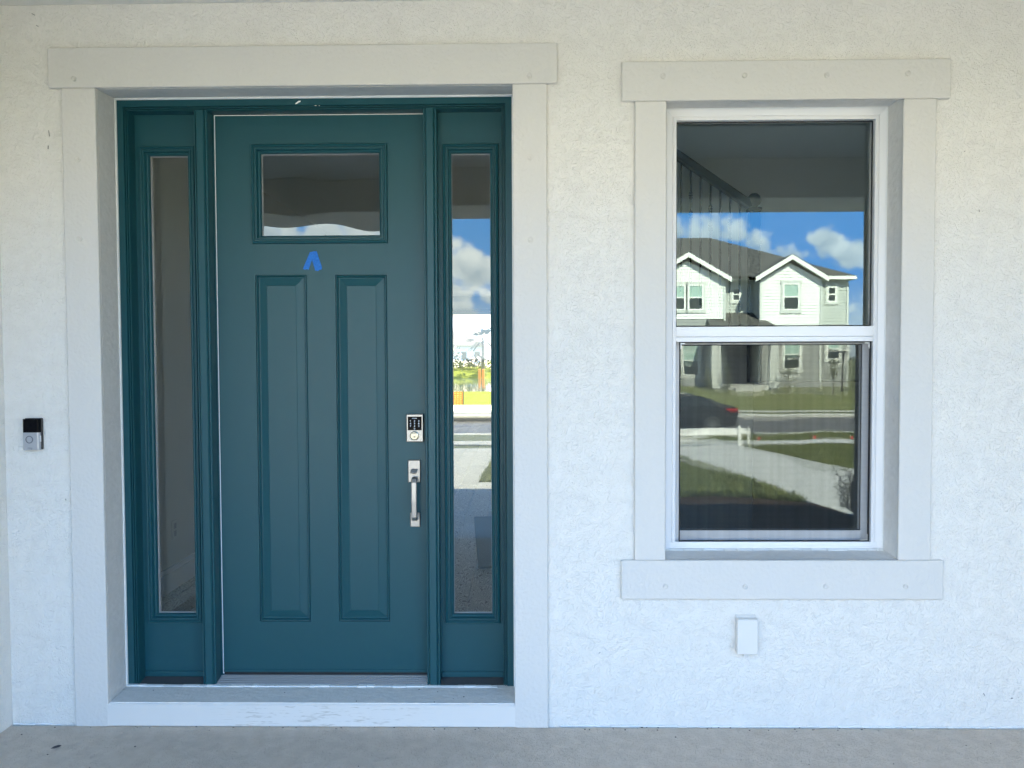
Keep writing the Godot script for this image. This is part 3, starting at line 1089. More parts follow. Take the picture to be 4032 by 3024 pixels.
func make_window() -> void:
	var t := thing("window", "white single hung sash window reflecting the house across the street", "window")
	var st := mb()
	sweep(st, 0.584, 1.4805, 0.6885, 2.4945, [[0.0, -0.16], [0.0, -0.128], [0.0035, -0.125], [0.0065, -0.1265], [0.027, -0.1345], [0.0285, -0.138], [0.0295, -0.138], [0.0305, -0.134], [0.043, -0.134], [0.0445, -0.1355], [0.0445, -0.156]], false)
	slab(st, 0.56, 0.584, 0.6885, 2.4945, -0.16, -0.129)
	slab(st, 0.56, 1.4805, 0.6885, 0.7155, -0.17, -0.132, 0.002)
	slab(st, 0.62, 1.44, 0.689, 0.697, -0.1325, -0.1285, 0.001)
	part("frame", st, mats.white_plastic, t)
	st = mb()
	var rng := RandomNumberGenerator.new()
	rng.seed = 19
	var cx := 0.56
	while cx < 1.46:
		var w := rng.randf_range(0.03, 0.1)
		box(st, Vector3(cx, 0.676, -0.15), Vector3(minf(cx + w, 1.4795), 0.6878 + rng.randf_range(0, 0.002), -0.118 + rng.randf_range(0, 0.008)), 0.003)
		cx += w
	slab(st, 1.4765, 1.482, 0.69, 2.4945, -0.138, -0.121, 0.002)
	slab(st, 0.56, 1.482, 2.4905, 2.497, -0.138, -0.121, 0.002)
	part("caulk", st, mats.white_caulk, t)
	# meeting rail
	st = mb()
	slab(st, 0.6285, 1.436, 1.567, 1.6084, -0.170, -0.133, 0.0015)
	slab(st, 0.6285, 1.436, 1.5465, 1.566, -0.170, -0.1365, 0.001)
	part("meeting_rail", st, mats.white_plastic, t)
	# upper sash
	st = mb()
	sweep(st, 0.6285, 1.436, 1.6085, 2.450, [[0.0, -0.158], [0.0035, -0.150], [0.005, -0.150], [0.0055, -0.158]])
	var us := part("upper_sash", st, mats.gasket_black, t)
	quadpane("pane", 0.6285, 1.436, 1.607, 2.452, -0.155, mats.pane, us)
	# lower sash, set further back
	st = mb()
	slab(st, 0.60, 0.6555, 0.70, 1.58, -0.215, -0.180, 0.002)
	slab(st, 1.4135, 1.475, 0.70, 1.58, -0.215, -0.180, 0.002)
	slab(st, 0.6555, 1.4135, 0.70, 0.7526, -0.215, -0.180, 0.002)
	slab(st, 0.6555, 1.4135, 1.535, 1.585, -0.215, -0.180, 0.002)
	var ls := part("lower_sash", st, mats.white_plastic, t)
	st = mb()
	sweep(st, 0.6555, 1.4135, 0.7526, 1.535, [[0.0, -0.1885], [0.002, -0.1865], [0.003, -0.1885]])
	part("gasket", st, mats.gasket_black, ls)
	quadpane("pane", 0.65, 1.418, 0.748, 1.54, -0.190, mats.pane_low, ls, 0.0001)
	quadpane("inner_pane", 0.65, 1.418, 0.748, 1.54, -0.205, mats.pane_ghost, ls, 0.0005, 0.0026)
	# insect screen in a thin dark frame
	st = mb()
	sweep(st, 0.644, 1.4305, 0.7155, 1.5460, [[0.0, -0.147], [0.0, -0.139], [0.0035, -0.139], [0.0045, -0.147]])
	var sc := part("insect_screen", st, mats.gasket_black, t)
	st = mb()
	slab(st, 1.405, 1.4265, 1.5365, 1.5425, -0.1455, -0.142, 0.001)
	slab(st, 1.4205, 1.4265, 1.516, 1.5365, -0.1455, -0.142, 0.001)
	slab(st, 0.648, 0.668, 1.5365, 1.5425, -0.1455, -0.142, 0.001)
	slab(st, 0.648, 0.6535, 1.516, 1.5365, -0.1455, -0.142, 0.001)
	slab(st, 1.395, 1.4265, 0.7190, 0.725, -0.1455, -0.142, 0.001)
	slab(st, 1.4205, 1.4265, 0.725, 0.746, -0.1455, -0.142, 0.001)
	part("corner_key", st, mats.aluminium, sc)
	quadpane("mesh", 0.646, 1.4285, 0.7175, 1.544, -0.144, mats.fly_screen, sc)

func make_wall_fittings() -> void:
	# doorbell with a camera
	var t := thing("doorbell", "black and silver video doorbell on the stucco left of the door", "doorbell", Vector3(-1.965, 1.186, 0))
	var st := mb()
	slab(st, -0.0325, 0.0365, -0.0615, 0.0635, 0.001, 0.012, 0.002)
	part("back_plate", st, mats.black_plastic, t)
	var body := func(y0: float, y1: float) -> SurfaceTool:
		var s := mb()
		var w := 0.0325
		var prof := [[-w, 0.010], [-w, 0.021], [-w + 0.0015, 0.025], [-w + 0.005, 0.0275], [w - 0.005, 0.0275], [w - 0.0015, 0.025], [w, 0.021], [w, 0.010]]
		for i in prof.size() - 1:
			quad(s, Vector3(prof[i][0], y0, prof[i][1]), Vector3(prof[i + 1][0], y0, prof[i + 1][1]), Vector3(prof[i + 1][0], y1, prof[i + 1][1]), Vector3(prof[i][0], y1, prof[i][1]))
		for y in [y0, y1]:
			for i in range(1, prof.size() - 1):
				tri(s, Vector3(prof[0][0], y, prof[0][1]), Vector3(prof[i][0], y, prof[i][1]), Vector3(prof[i + 1][0], y, prof[i + 1][1]))
		return s
	part("camera_cover", body.call(0.0075, 0.0615), mats.black_glass, t)
	var face := part("face", body.call(-0.0625, 0.0073), mats.silver_plastic, t)
	st = mb()
	lathe(st, [[0.0155, -0.0005], [0.0150, 0.0012], [0.0125, 0.0014], [0.0118, -0.0005]], 32, Transform3D(Basis(Vector3.RIGHT, PI / 2), Vector3(-0.004, -0.0205, 0.0277)))
	lathe(st, [[0.0105, 0.0003], [0.0098, 0.0012], [0.0001, 0.0010]], 32, Transform3D(Basis(Vector3.RIGHT, PI / 2), Vector3(-0.004, -0.0205, 0.0277)))
	part("button", st, mats.silver_plastic, face)
	st = mb()
	lathe(st, [[0.0152, 0.0018], [0.0120, 0.0018]], 32, Transform3D(Basis(Vector3.RIGHT, PI / 2), Vector3(-0.004, -0.0205, 0.0277)))
	part("button_ring", st, mats.ring_grey, face)
	text("lettering", "ring", 0.0075, Vector3(-0.003, -0.0545, 0.0279), mats.grey_print, face, true, 0.0003)
	st = mb()
	slab(st, 0.0322, 0.0335, -0.030, -0.006, 0.012, 0.019, 0.0003)
	part("side_tab", st, mats.pale_print, t)
	st = mb()
	lathe(st, [[0.008, -0.0004], [0.0075, 0.0006], [0.0035, 0.0008], [0.0001, 0.0004]], 24, Transform3D(Basis(Vector3.RIGHT, PI / 2), Vector3(-0.002, 0.034, 0.0276)))
	part("lens", st, mats.black_glass, t)
	# outlet cover
	var o := thing("outlet_cover", "white painted outdoor outlet cover on the wall below the window", "outlet cover", Vector3(0.882, 0.380, 0))
	st = mb()
	slab(st, -0.041, 0.0375, -0.0715, 0.0765, 0.0005, 0.007, 0.002)
	part("base", st, mats.band_plain, o)
	st = mb()
	slab(st, -0.0415, 0.0405, -0.0735, 0.0665, 0.007, 0.035, 0.003)
	part("lid", st, mats.wall_plain, o)
	st = mb()
	slab(st, -0.014, 0.006, -0.083, -0.0735, 0.012, 0.026, 0.001)
	part("latch", st, mats.wall_plain, o)
	# a curl of stucco that lifted off
	st = mb()
	var pts := []
	var rad := []
	for i in 9:
		var a := PI * (1.0 - i / 8.0) * 0.9
		pts.append(Vector3(1.299 + 0.010 * cos(a) + 0.004, 0.419 + 0.006 * sin(a), 0.002))
		rad.append(0.0012)
	pts.push_front(Vector3(1.2935, 0.392, 0.002))
	rad.push_front(0.0013)
	tube(st, pts, rad, 5)
	var cr := obj("stucco_crack", st, mats.reveal)
	tag(cr, "small curled crack in the stucco right of the outlet cover", "crack")

# ---------------------------------------------------------------- behind the glass
func make_interior() -> void:
	# enclosing walls, floor slab, ceiling
	var st := mb()
	slab(st, -8.79, 0.45, 2.85, 3.09, -14.3, -0.281)
	slab(st, 0.451, 4.49, 2.85, 3.09, -14.3, -4.2)
	slab(st, 0.451, 4.49, 3.305, 3.31, -4.19, -0.281)
	slab(st, 0.45, 0.50, 2.851, 3.30, -4.19, -0.281)
	struct("inner_ceiling", st, mats.inner_paint)
	st = mb()
	slab(st, -2.20, -2.12, 0.1, 2.85, -5.2, -0.281)
	struct("hall_wall", st, mats.inner_paint)
	st = mb()
	slab(st, 0.35, 0.45, 0.1, 2.85, -6.5, -2.6)
	slab(st, 0.451, 4.49, 0.1, 3.30, -3.05, -2.95)
	struct("stair_wall", st, mats.stair_paint)
	st = mb()
	slab(st, -8.79, -2.2, 0.1, 2.85, -14.2, -13.8)
	slab(st, 0.6, 4.49, 0.1, 2.85, -14.2, -13.8)
	slab(st, -2.199, 0.599, 2.58, 2.85, -14.2, -13.8)
	struct("rear_wall", st, mats.inner_paint)
	st = mb()
	slab(st, -8.79, 4.49, -0.3, 0.088, -14.2, -0.281)
	var fl := struct("inner_floor", st, mats.porch_concrete)
	# planks seen through the sidelights
	var rng := RandomNumberGenerator.new()
	rng.seed = 77
	var wdt := 0.19
	var shared := []
	for v in 4:
		var s := mb()
		box(s, Vector3(0.0012, 0.0, 0.001), Vector3(wdt - 0.0012, 0.012, 1.499), 0.0012)
		shared.append(s.commit())
	var count := 0
	for i in range(-12, 4):
		var x := i * wdt + 0.055
		var z := -0.30 - rng.randf() * 0.6
		while z > -13.6:
			# only what a look through the glass can reach
			var reach: bool = x < -0.0 and x > -2.2 or z > -6.0
			if reach:
				var o := MeshInstance3D.new()
				o.name = "plank" if count == 0 else "plank_%03d" % count
				o.mesh = shared[count % 4]
				o.material_override = plank_mat(rng.randi_range(0, 3))
				o.position = Vector3(x, 0.0885, z - 1.5)
				fl.add_child(o, true)
				count += 1
			z -= 1.5
	# skirting and a socket on the hall wall
	st = mb()
	slab(st, -2.12, -2.105, 0.10, 0.215, -5.2, -0.282, 0.003)
	slab(st, -2.12, -2.110, 0.215, 0.245, -5.2, -0.282, 0.003)
	var sk := obj("skirting_board", st, mats.inner_trim)
	tag(sk, "white skirting board along the hall wall seen through the left sidelight", "skirting board")
	var so := thing("wall_socket", "pale socket plate on the hall wall behind the left sidelight", "socket", Vector3(-2.12, 0.455, -1.53))
	st = mb()
	slab(st, 0.0, 0.006, -0.058, 0.058, -0.036, 0.036, 0.002)
	part("plate", st, mats.inner_paint, so)
	st = mb()
	slab(st, 0.006, 0.008, 0.006, 0.04, -0.016, 0.016, 0.0008)
	slab(st, 0.006, 0.008, -0.04, -0.006, -0.016, 0.016, 0.0008)
	part("outlet", st, mats.grey_print, so)
	# rug
	var rg := thing("rug", "dark woven rug lying on the plank floor behind the right sidelight", "rug", Vector3(0.03, 0.1, -2.75))
	rg.rotation.y = deg_to_rad(4.7)
	st = mb()
	slab(st, -0.40, 0.75, 0.001, 0.022, -0.80, 0.78, 0.006)
	part("weave", st, mats.rug, rg)
	st = mb()
	slab(st, -0.22, 0.58, 0.0215, 0.0235, -0.45, 0.35, 0.0008)
	part("centre_field", st, mats.rug_dark, rg)
	# stairs: string, newel, handrail and balusters beyond the window
	var sr := thing("staircase", "dark staircase railing with iron balusters seen through the window's upper pane", "staircase")
	var sz := -2.6
	st = mb()
	slab(st, 1.645, 1.72, 1.3, 2.545, sz - 0.0375, sz + 0.0375, 0.005)
	slab(st, 1.637, 1.728, 2.30, 2.33, sz - 0.046, sz + 0.046, 0.005)
	slab(st, 1.637, 1.728, 2.545, 2.57, sz - 0.046, sz + 0.046, 0.005)
	lathe(st, [[0.02, 2.565], [0.024, 2.582], [0.044, 2.60], [0.049, 2.625], [0.043, 2.655], [0.022, 2.675], [0.0001, 2.68]], 16, Transform3D(Basis.IDENTITY, Vector3(1.6825, 0, sz)))
	part("newel_post", st, mats.dark_wood, sr)
	st = mb()
	var r0 := Vector3(1.66, 2.585, sz)
	var r1 := Vector3(0.66, 3.275, sz)
	var dir := (r1 - r0).normalized()
	var up := Vector3(-dir.y, dir.x, 0) * -1.0
	var xf := Transform3D(Basis(dir, up, dir.cross(up)), r0)
	box(st, Vector3(0, -0.03, -0.032), Vector3(1.16, 0.032, 0.032), 0.01, xf)
	part("handrail", st, mats.dark_wood, sr)
	for i in 9:
		st = mb()
		var bx := 1.58 - i * 0.0715
		var top := 2.585 + (1.66 - bx) * 0.69 - 0.02
		var lowy := top - 0.95
		tube(st, [Vector3(bx, lowy, sz), Vector3(bx, top, sz)], [0.0075, 0.0075], 6)
		if i % 2 == 1:
			for ky in [top - 0.20, top - 0.34]:
				lathe(st, [[0.007, -0.03], [0.014, -0.018], [0.010, -0.008], [0.018, 0.0], [0.010, 0.008], [0.014, 0.018], [0.007, 0.03]], 8, Transform3D(Basis.IDENTITY, Vector3(bx, ky, sz)))
		part("baluster", st, mats.iron, sr)
	for i in 5:
		st = mb()
		var sx := 1.70 - i * 0.25
		slab(st, sx - 0.25, sx, 0.1, 1.30 + 0.172 * (i + 1), -2.949, sz - 0.06)
		part("tread", st, mats.stair_paint, sr)
	st = mb()
	slab(st, 1.701, 2.7, 0.1, 1.30, -2.949, sz - 0.05)
	part("landing", st, mats.inner_paint, sr)
	# sliding door at the back of the house
	var sd := thing("sliding_door", "bright sliding glass door at the far end of the hall seen through the right sidelight", "sliding door", Vector3(-0.4, 0.09, -13.95))
	for k in [[-1.4, -0.03], [0.03, 1.4]]:
		st = mb()
		slab(st, k[0], k[0] + 0.06, 0.05, 2.45, -0.02, 0.02, 0.003)
		slab(st, k[1] - 0.06, k[1], 0.05, 2.45, -0.02, 0.02, 0.003)
		slab(st, k[0] + 0.06, k[1] - 0.06, 0.05, 0.12, -0.02, 0.02, 0.003)
		slab(st, k[0] + 0.06, k[1] - 0.06, 2.38, 2.45, -0.02, 0.02, 0.003)
		var lf := part("leaf", st, mats.white_plastic, sd)
		quadpane("pane", k[0] + 0.05, k[1] - 0.05, 0.11, 2.39, 0.0, mats.pane_door, lf)
	st = mb()
	slab(st, -1.4, 1.4, 0.0, 0.05, -0.06, 0.06, 0.003)
	slab(st, -1.4, 1.4, 2.45, 2.49, -0.06, 0.06, 0.003)
	part("track", st, mats.gasket_black, sd)

func plank_mat(k: int) -> Material:
	var key := "plank_fit_%d" % k
	if not mats.has(key):
		var m: StandardMaterial3D = mats["plank_%d" % k].duplicate()
		triplanar(m, 1.0)
		m.uv1_world_triplanar = true
		m.uv1_scale = Vector3(5.26, 5.26, 0.5)
		m.uv1_offset = Vector3(k * 0.37, 0, k * 0.21)
		mats[key] = m
	return mats[key]

# ---------------------------------------------------------------- across the street
func make_street() -> void:
	# low white barrier beside the drive
	var b := thing("white_barrier", "low white board barrier on posts beside the pavement reflected in the window", "barrier", Vector3(6.1, ground_y(18.4), 18.4))
	var st := mb()
	slab(st, -3.6, -0.05, 0.33, 0.52, -0.02, 0.02, 0.004)
	part("rail", st, mats.trim_white, b)
	for x in [-3.5, -1.8, 0.0]:
		st = mb()
		slab(st, x - 0.045, x + 0.045, 0.0, 0.60, -0.07, -0.021, 0.004)
		part("post", st, mats.trim_white, b)
	st = mb()
	slab(st, 0.07, 0.5, 0.30, 0.46, 0.6, 0.64, 0.004)
	slab(st, 0.42, 0.47, 0.0, 0.52, 0.56, 0.6, 0.004)
	part("end_board", st, mats.trim_white, b)
	# marker flags
	var where := [[6.75, "nearest the barrier"], [8.35, "in the middle of the three"], [9.4, "farthest from the barrier"]]
	for w in where:
		var f := thing("marker_flag", "small red marker flag in the lawn, %s" % w[1], "flag", Vector3(w[0], ground_y(18.7), 18.7), "red flags along the pavement")
		st = mb()
		tube(st, [Vector3.ZERO, Vector3(0, 0.30, 0)], [0.006, 0.006], 5)
		part("stake", st, mats.trim_white, f)
		st = mb()
		slab(st, 0.005, 0.075, 0.17, 0.25, -0.004, 0.004)
		part("cloth", st, mats.red_flag, f)

# boards of siding over a wall face: pts is the outline (x, y) anticlockwise, seen from -z
func siding(st: SurfaceTool, x0: float, x1: float, y0: float, y1: float, z: float, apex := -1.0, top := 0.0) -> void:
	var y := y0
	while y < maxf(y1, top):
		var yn: float = minf(y + 0.19, maxf(y1, top))
		var l0 := x0
		var r0 := x1
		var l1 := x0
		var r1 := x1
		if apex > -0.5 and yn > y1:
			var ta := clampf((y - y1) / (top - y1), 0, 1)
			var tb := clampf((yn - y1) / (top - y1), 0, 1)
			l0 = lerpf(x0, apex, ta)
			r0 = lerpf(x1, apex, ta)
			l1 = lerpf(x0, apex, tb)
			r1 = lerpf(x1, apex, tb)
		# front faces -z
		quad(st, Vector3(r0, y, z - 0.03), Vector3(l0, y, z - 0.03), Vector3(l1, yn, z), Vector3(r1, yn, z))
		quad(st, Vector3(r0, y, z), Vector3(l0, y, z), Vector3(l0, y, z - 0.03), Vector3(r0, y, z - 0.03))
		y = yn

func house_window(parent: Node, x0: float, x1: float, y0: float, y1: float, z: float, trim := 0.2, blind := true) -> void:
	var st := mb()
	slab(st, x0 - 0.16 - trim * 0.3, x1 + 0.16 + trim * 0.3, y1 + 0.06, y1 + 0.06 + trim, z - 0.07, z - 0.02)
	slab(st, x0 - 0.16, x0 - 0.05, y0 - 0.05, y1 + 0.06, z - 0.06, z - 0.02)
	slab(st, x1 + 0.05, x1 + 0.16, y0 - 0.05, y1 + 0.06, z - 0.06, z - 0.02)
	slab(st, x0 - 0.16 - trim * 0.3, x1 + 0.16 + trim * 0.3, y0 - 0.05 - trim, y0 - 0.05, z - 0.07, z - 0.02)
	var w := part("window", st, mats.trim_grey, parent)
	st = mb()
	var ym := (y0 + y1) / 2
	slab(st, x0 - 0.05, x0 + 0.04, y0 - 0.05, y1 + 0.06, z - 0.075, z - 0.02)
	slab(st, x1 - 0.04, x1 + 0.05, y0 - 0.05, y1 + 0.06, z - 0.075, z - 0.02)
	slab(st, x0 + 0.04, x1 - 0.04, y0 - 0.05, y0 + 0.04, z - 0.075, z - 0.02)
	slab(st, x0 + 0.04, x1 - 0.04, y1 - 0.03, y1 + 0.06, z - 0.075, z - 0.02)
	slab(st, x0 + 0.04, x1 - 0.04, ym - 0.04, ym + 0.04, z - 0.07, z - 0.02)
	part("frame", st, mats.trim_white, w)
	st = mb()
	slab(st, x0 + 0.04, x1 - 0.04, ym + 0.04, y1 - 0.03, z - 0.045, z - 0.04)
	part("pane", st, mats.blind if blind else mats.window_dark, w)
	st = mb()
	slab(st, x0 + 0.04, x1 - 0.04, y0 + 0.04, ym - 0.04, z - 0.035, z - 0.03)
	part("pane", st, mats.window_dark, w)

# white raking boards and a shingled gable roof, ridge running in z
func gable(parent: Node, apex: Vector3, left: Vector2, right: Vector2, z_back: float) -> void:
	var st := mb()
	for e in [left, right]:
		var a := apex
		var b := Vector3(e.x, e.y, apex.z)
		var dn := Vector3(0, -0.30, 0)
		for zz in [0.0]:
			quad(st, a, b, b + dn, a + dn)
			quad(st, a + dn, b + dn, b + dn + Vector3(0, 0, 0.06), a + dn + Vector3(0, 0, 0.06))
	part("bargeboard", st, mats.trim_white, parent)
	st = mb()
	for e in [left, right]:
		var a := apex + Vector3(0, 0.02, -0.02)
		var b := Vector3(e.x, e.y + 0.02, apex.z - 0.02)
		quad(st, a, b, Vector3(b.x, b.y, z_back), Vector3(a.x, a.y, z_back))
	part("gable_roof", st, mats.shingle, parent)
	st = mb()
	for e in [left, right]:
		var a := apex + Vector3(0, -0.26, 0.06)
		var b := Vector3(e.x, e.y - 0.26, apex.z + 0.06)
		quad(st, a, b, Vector3(b.x, b.y, apex.z + 0.45), Vector3(a.x, a.y, apex.z + 0.45))
	part("soffit", st, mats.trim_grey, parent)

func make_far_house() -> void:
	var h := thing("far_house", "white two storey house with two front gables across the street, reflected in the window", "house", Vector3.ZERO)
	var st := mb()
	# right gable block
	siding(st, 14.52, 18.31, 3.0, 6.25, 44.0, 16.37, 7.30)
	part("gable_wall", st, mats.siding_white, h)
	st = mb()
	siding(st, 14.52, 18.31, -0.3, 3.0, 44.0)
	part("ground_floor_wall", st, mats.siding_stone, h)
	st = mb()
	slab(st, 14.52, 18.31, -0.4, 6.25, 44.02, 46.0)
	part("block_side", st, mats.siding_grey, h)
	st = mb()
	for x in [[14.5, 0.0, 43.94], [18.2, 0.0, 43.94], [12.30, 3.5, 43.94], [7.7, 3.5, 43.94], [20.1, -0.3, 44.64]]:
		st = mb()
		slab(st, x[0], x[0] + 0.13, x[1], 6.15, x[2], x[2] + 0.16)
		part("corner_board", st, mats.trim_grey, h)
	# left gable block, upper floor, and the ground floor below it
	st = mb()
	siding(st, 7.7, 12.42, 3.9, 6.3, 44.0, 10.06, 7.45)
	part("gable_wall", st, mats.siding_white, h)
	st = mb()
	siding(st, 7.7, 11.3, -0.3, 3.9, 44.0)
	part("ground_floor_wall", st, mats.siding_stone, h)
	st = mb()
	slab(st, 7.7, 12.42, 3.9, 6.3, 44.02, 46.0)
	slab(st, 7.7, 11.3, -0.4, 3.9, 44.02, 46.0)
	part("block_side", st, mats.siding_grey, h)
	# recess, right wing, body
	st = mb()
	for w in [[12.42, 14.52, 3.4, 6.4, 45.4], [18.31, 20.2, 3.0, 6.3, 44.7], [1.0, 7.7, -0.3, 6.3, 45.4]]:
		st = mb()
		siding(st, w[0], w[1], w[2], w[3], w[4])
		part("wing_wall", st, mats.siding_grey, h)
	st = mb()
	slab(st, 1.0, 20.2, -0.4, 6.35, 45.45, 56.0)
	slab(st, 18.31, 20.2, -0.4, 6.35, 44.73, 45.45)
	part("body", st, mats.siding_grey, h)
	st = mb()
	siding(st, 18.31, 20.2, -0.3, 3.0, 44.7)
	part("ground_floor_wall", st, mats.siding_stone, h)
	# eaves
	st = mb()
	for w in [[12.9, 14.1, 6.36, 6.60, 44.9, 45.0], [18.4, 20.55, 6.32, 6.52, 44.25, 44.33], [20.48, 20.56, 6.32, 6.52, 44.34, 56.5], [0.6, 7.4, 6.36, 6.60, 44.9, 45.0]]:
		st = mb()
		slab(st, w[0], w[1], w[2], w[3], w[4], w[5])
		part("fascia", st, mats.trim_white, h)
	for w in [[12.5, 14.5, 6.35, 6.37, 45.0, 45.5], [18.4, 20.5, 6.32, 6.34, 44.33, 44.8]]:
		st = mb()
		slab(st, w[0], w[1], w[2], w[3], w[4], w[5])
		part("soffit", st, mats.trim_grey, h)
	# main hip roof
	st = mb()
	var ea := Vector3(0.6, 6.55, 44.4)
	var eb := Vector3(20.55, 6.53, 44.28)
	var ec := Vector3(20.55, 6.53, 57.0)
	var ed := Vector3(0.6, 6.55, 57.0)
	var ra := Vector3(7.5, 9.95, 51.0)
	var rb := Vector3(13.15, 9.95, 51.0)
	# the front slope starts behind the recess
	quad(st, eb, Vector3(14.0, 6.55, 44.9), rb, rb)
	tri(st, Vector3(20.55, 6.53, 44.28), rb, Vector3(20.55, 6.53, 44.28) + Vector3(0.001, 0, 0.001))
	quad(st, Vector3(0.6, 6.55, 44.9), ra, rb, Vector3(20.55, 6.53, 44.28))
	quad(st, ec, rb, ra, ed)
	tri(st, Vector3(20.55, 6.53, 44.28), rb, ec)
	tri(st, ed, ra, Vector3(0.6, 6.55, 44.9))
	part("main_roof", st, mats.shingle, h)
	gable(h, Vector3(16.38, 7.78, 43.6), Vector2(14.15, 6.42), Vector2(18.6, 6.42), 48.6)
	gable(h, Vector3(10.08, 7.95, 43.6), Vector2(7.45, 6.42), Vector2(12.71, 6.42), 48.6)
	# porch roof and entry
	st = mb()
	var p := [Vector3(12.42, 4.35, 45.38), Vector3(14.51, 4.35, 45.38), Vector3(15.4, 3.15, 42.3), Vector3(11.2, 3.15, 42.3)]
	quad(st, p[3], p[0], p[1], p[2])
	quad(st, Vector3(11.2, 3.15, 42.3), Vector3(11.3, 3.9, 43.99), Vector3(12.42, 4.35, 45.38), Vector3(12.42, 4.35, 45.38))
	part("porch_roof", st, mats.shingle, h)
	st = mb()
	slab(st, 11.2, 15.4, 2.85, 3.14, 42.25, 42.35)
	slab(st, 11.2, 11.3, 2.85, 3.14, 42.36, 43.9)
	part("porch_fascia", st, mats.trim_white, h)
	st = mb()
	slab(st, 12.9, 14.5, -0.25, 3.0, 45.30, 45.39)
	part("entry", st, mats.entry_dark, h)
	for x in [11.5, 15.0]:
		st = mb()
		var q := [[0.30, 0.0], [0.22, 2.85]]
		for s in [0, 1, 2, 3]:
			var a0: float = s * PI / 2 + PI / 4
			var a1: float = a0 + PI / 2
			quad(st, Vector3(x + 1.414 * q[0][0] * cos(a0), -0.3, 42.6 + 1.414 * q[0][0] * sin(a0)), Vector3(x + 1.414 * q[1][0] * cos(a0), 2.85, 42.6 + 1.414 * q[1][0] * sin(a0)), Vector3(x + 1.414 * q[1][0] * cos(a1), 2.85, 42.6 + 1.414 * q[1][0] * sin(a1)), Vector3(x + 1.414 * q[0][0] * cos(a1), -0.3, 42.6 + 1.414 * q[0][0] * sin(a1)))
		part("column", st, mats.trim_grey, h)
	st = mb()
	slab(st, 12.0, 14.6, -0.5, -0.10, 42.2, 45.3)
	slab(st, 12.5, 14.0, -0.6, -0.28, 41.8, 42.2)
	part("stoop", st, mats.walk_concrete, h)
	# windows
	house_window(h, 15.97, 16.88, 4.45, 6.0, 44.0, 0.18)
	house_window(h, 16.08, 17.04, 0.85, 2.55, 44.0, 0.18)
	house_window(h, 10.16, 11.02, 4.48, 5.95, 44.0, 0.16)
	house_window(h, 9.05, 9.91, 4.48, 5.95, 44.0, 0.16)
	house_window(h, 9.85, 10.85, 0.45, 2.35, 44.0, 0.16)
	house_window(h, 13.24, 13.68, 5.12, 5.88, 45.4, 0.14, false)
	house_window(h, 18.95, 19.42, 4.98, 5.86, 44.7, 0.14, false)
	house_window(h, 18.95, 19.65, 1.4, 2.6, 44.7, 0.14)
	# the same house again, two plots along
	var h2: Node3D = h.duplicate()
	h2.name = "far_house_001"
	h2.position = Vector3(-26.5, 0, 0)
	add_child(h2, true)
	h2.set_meta("label", "second white gabled house across the street, reflected in the door's small window")

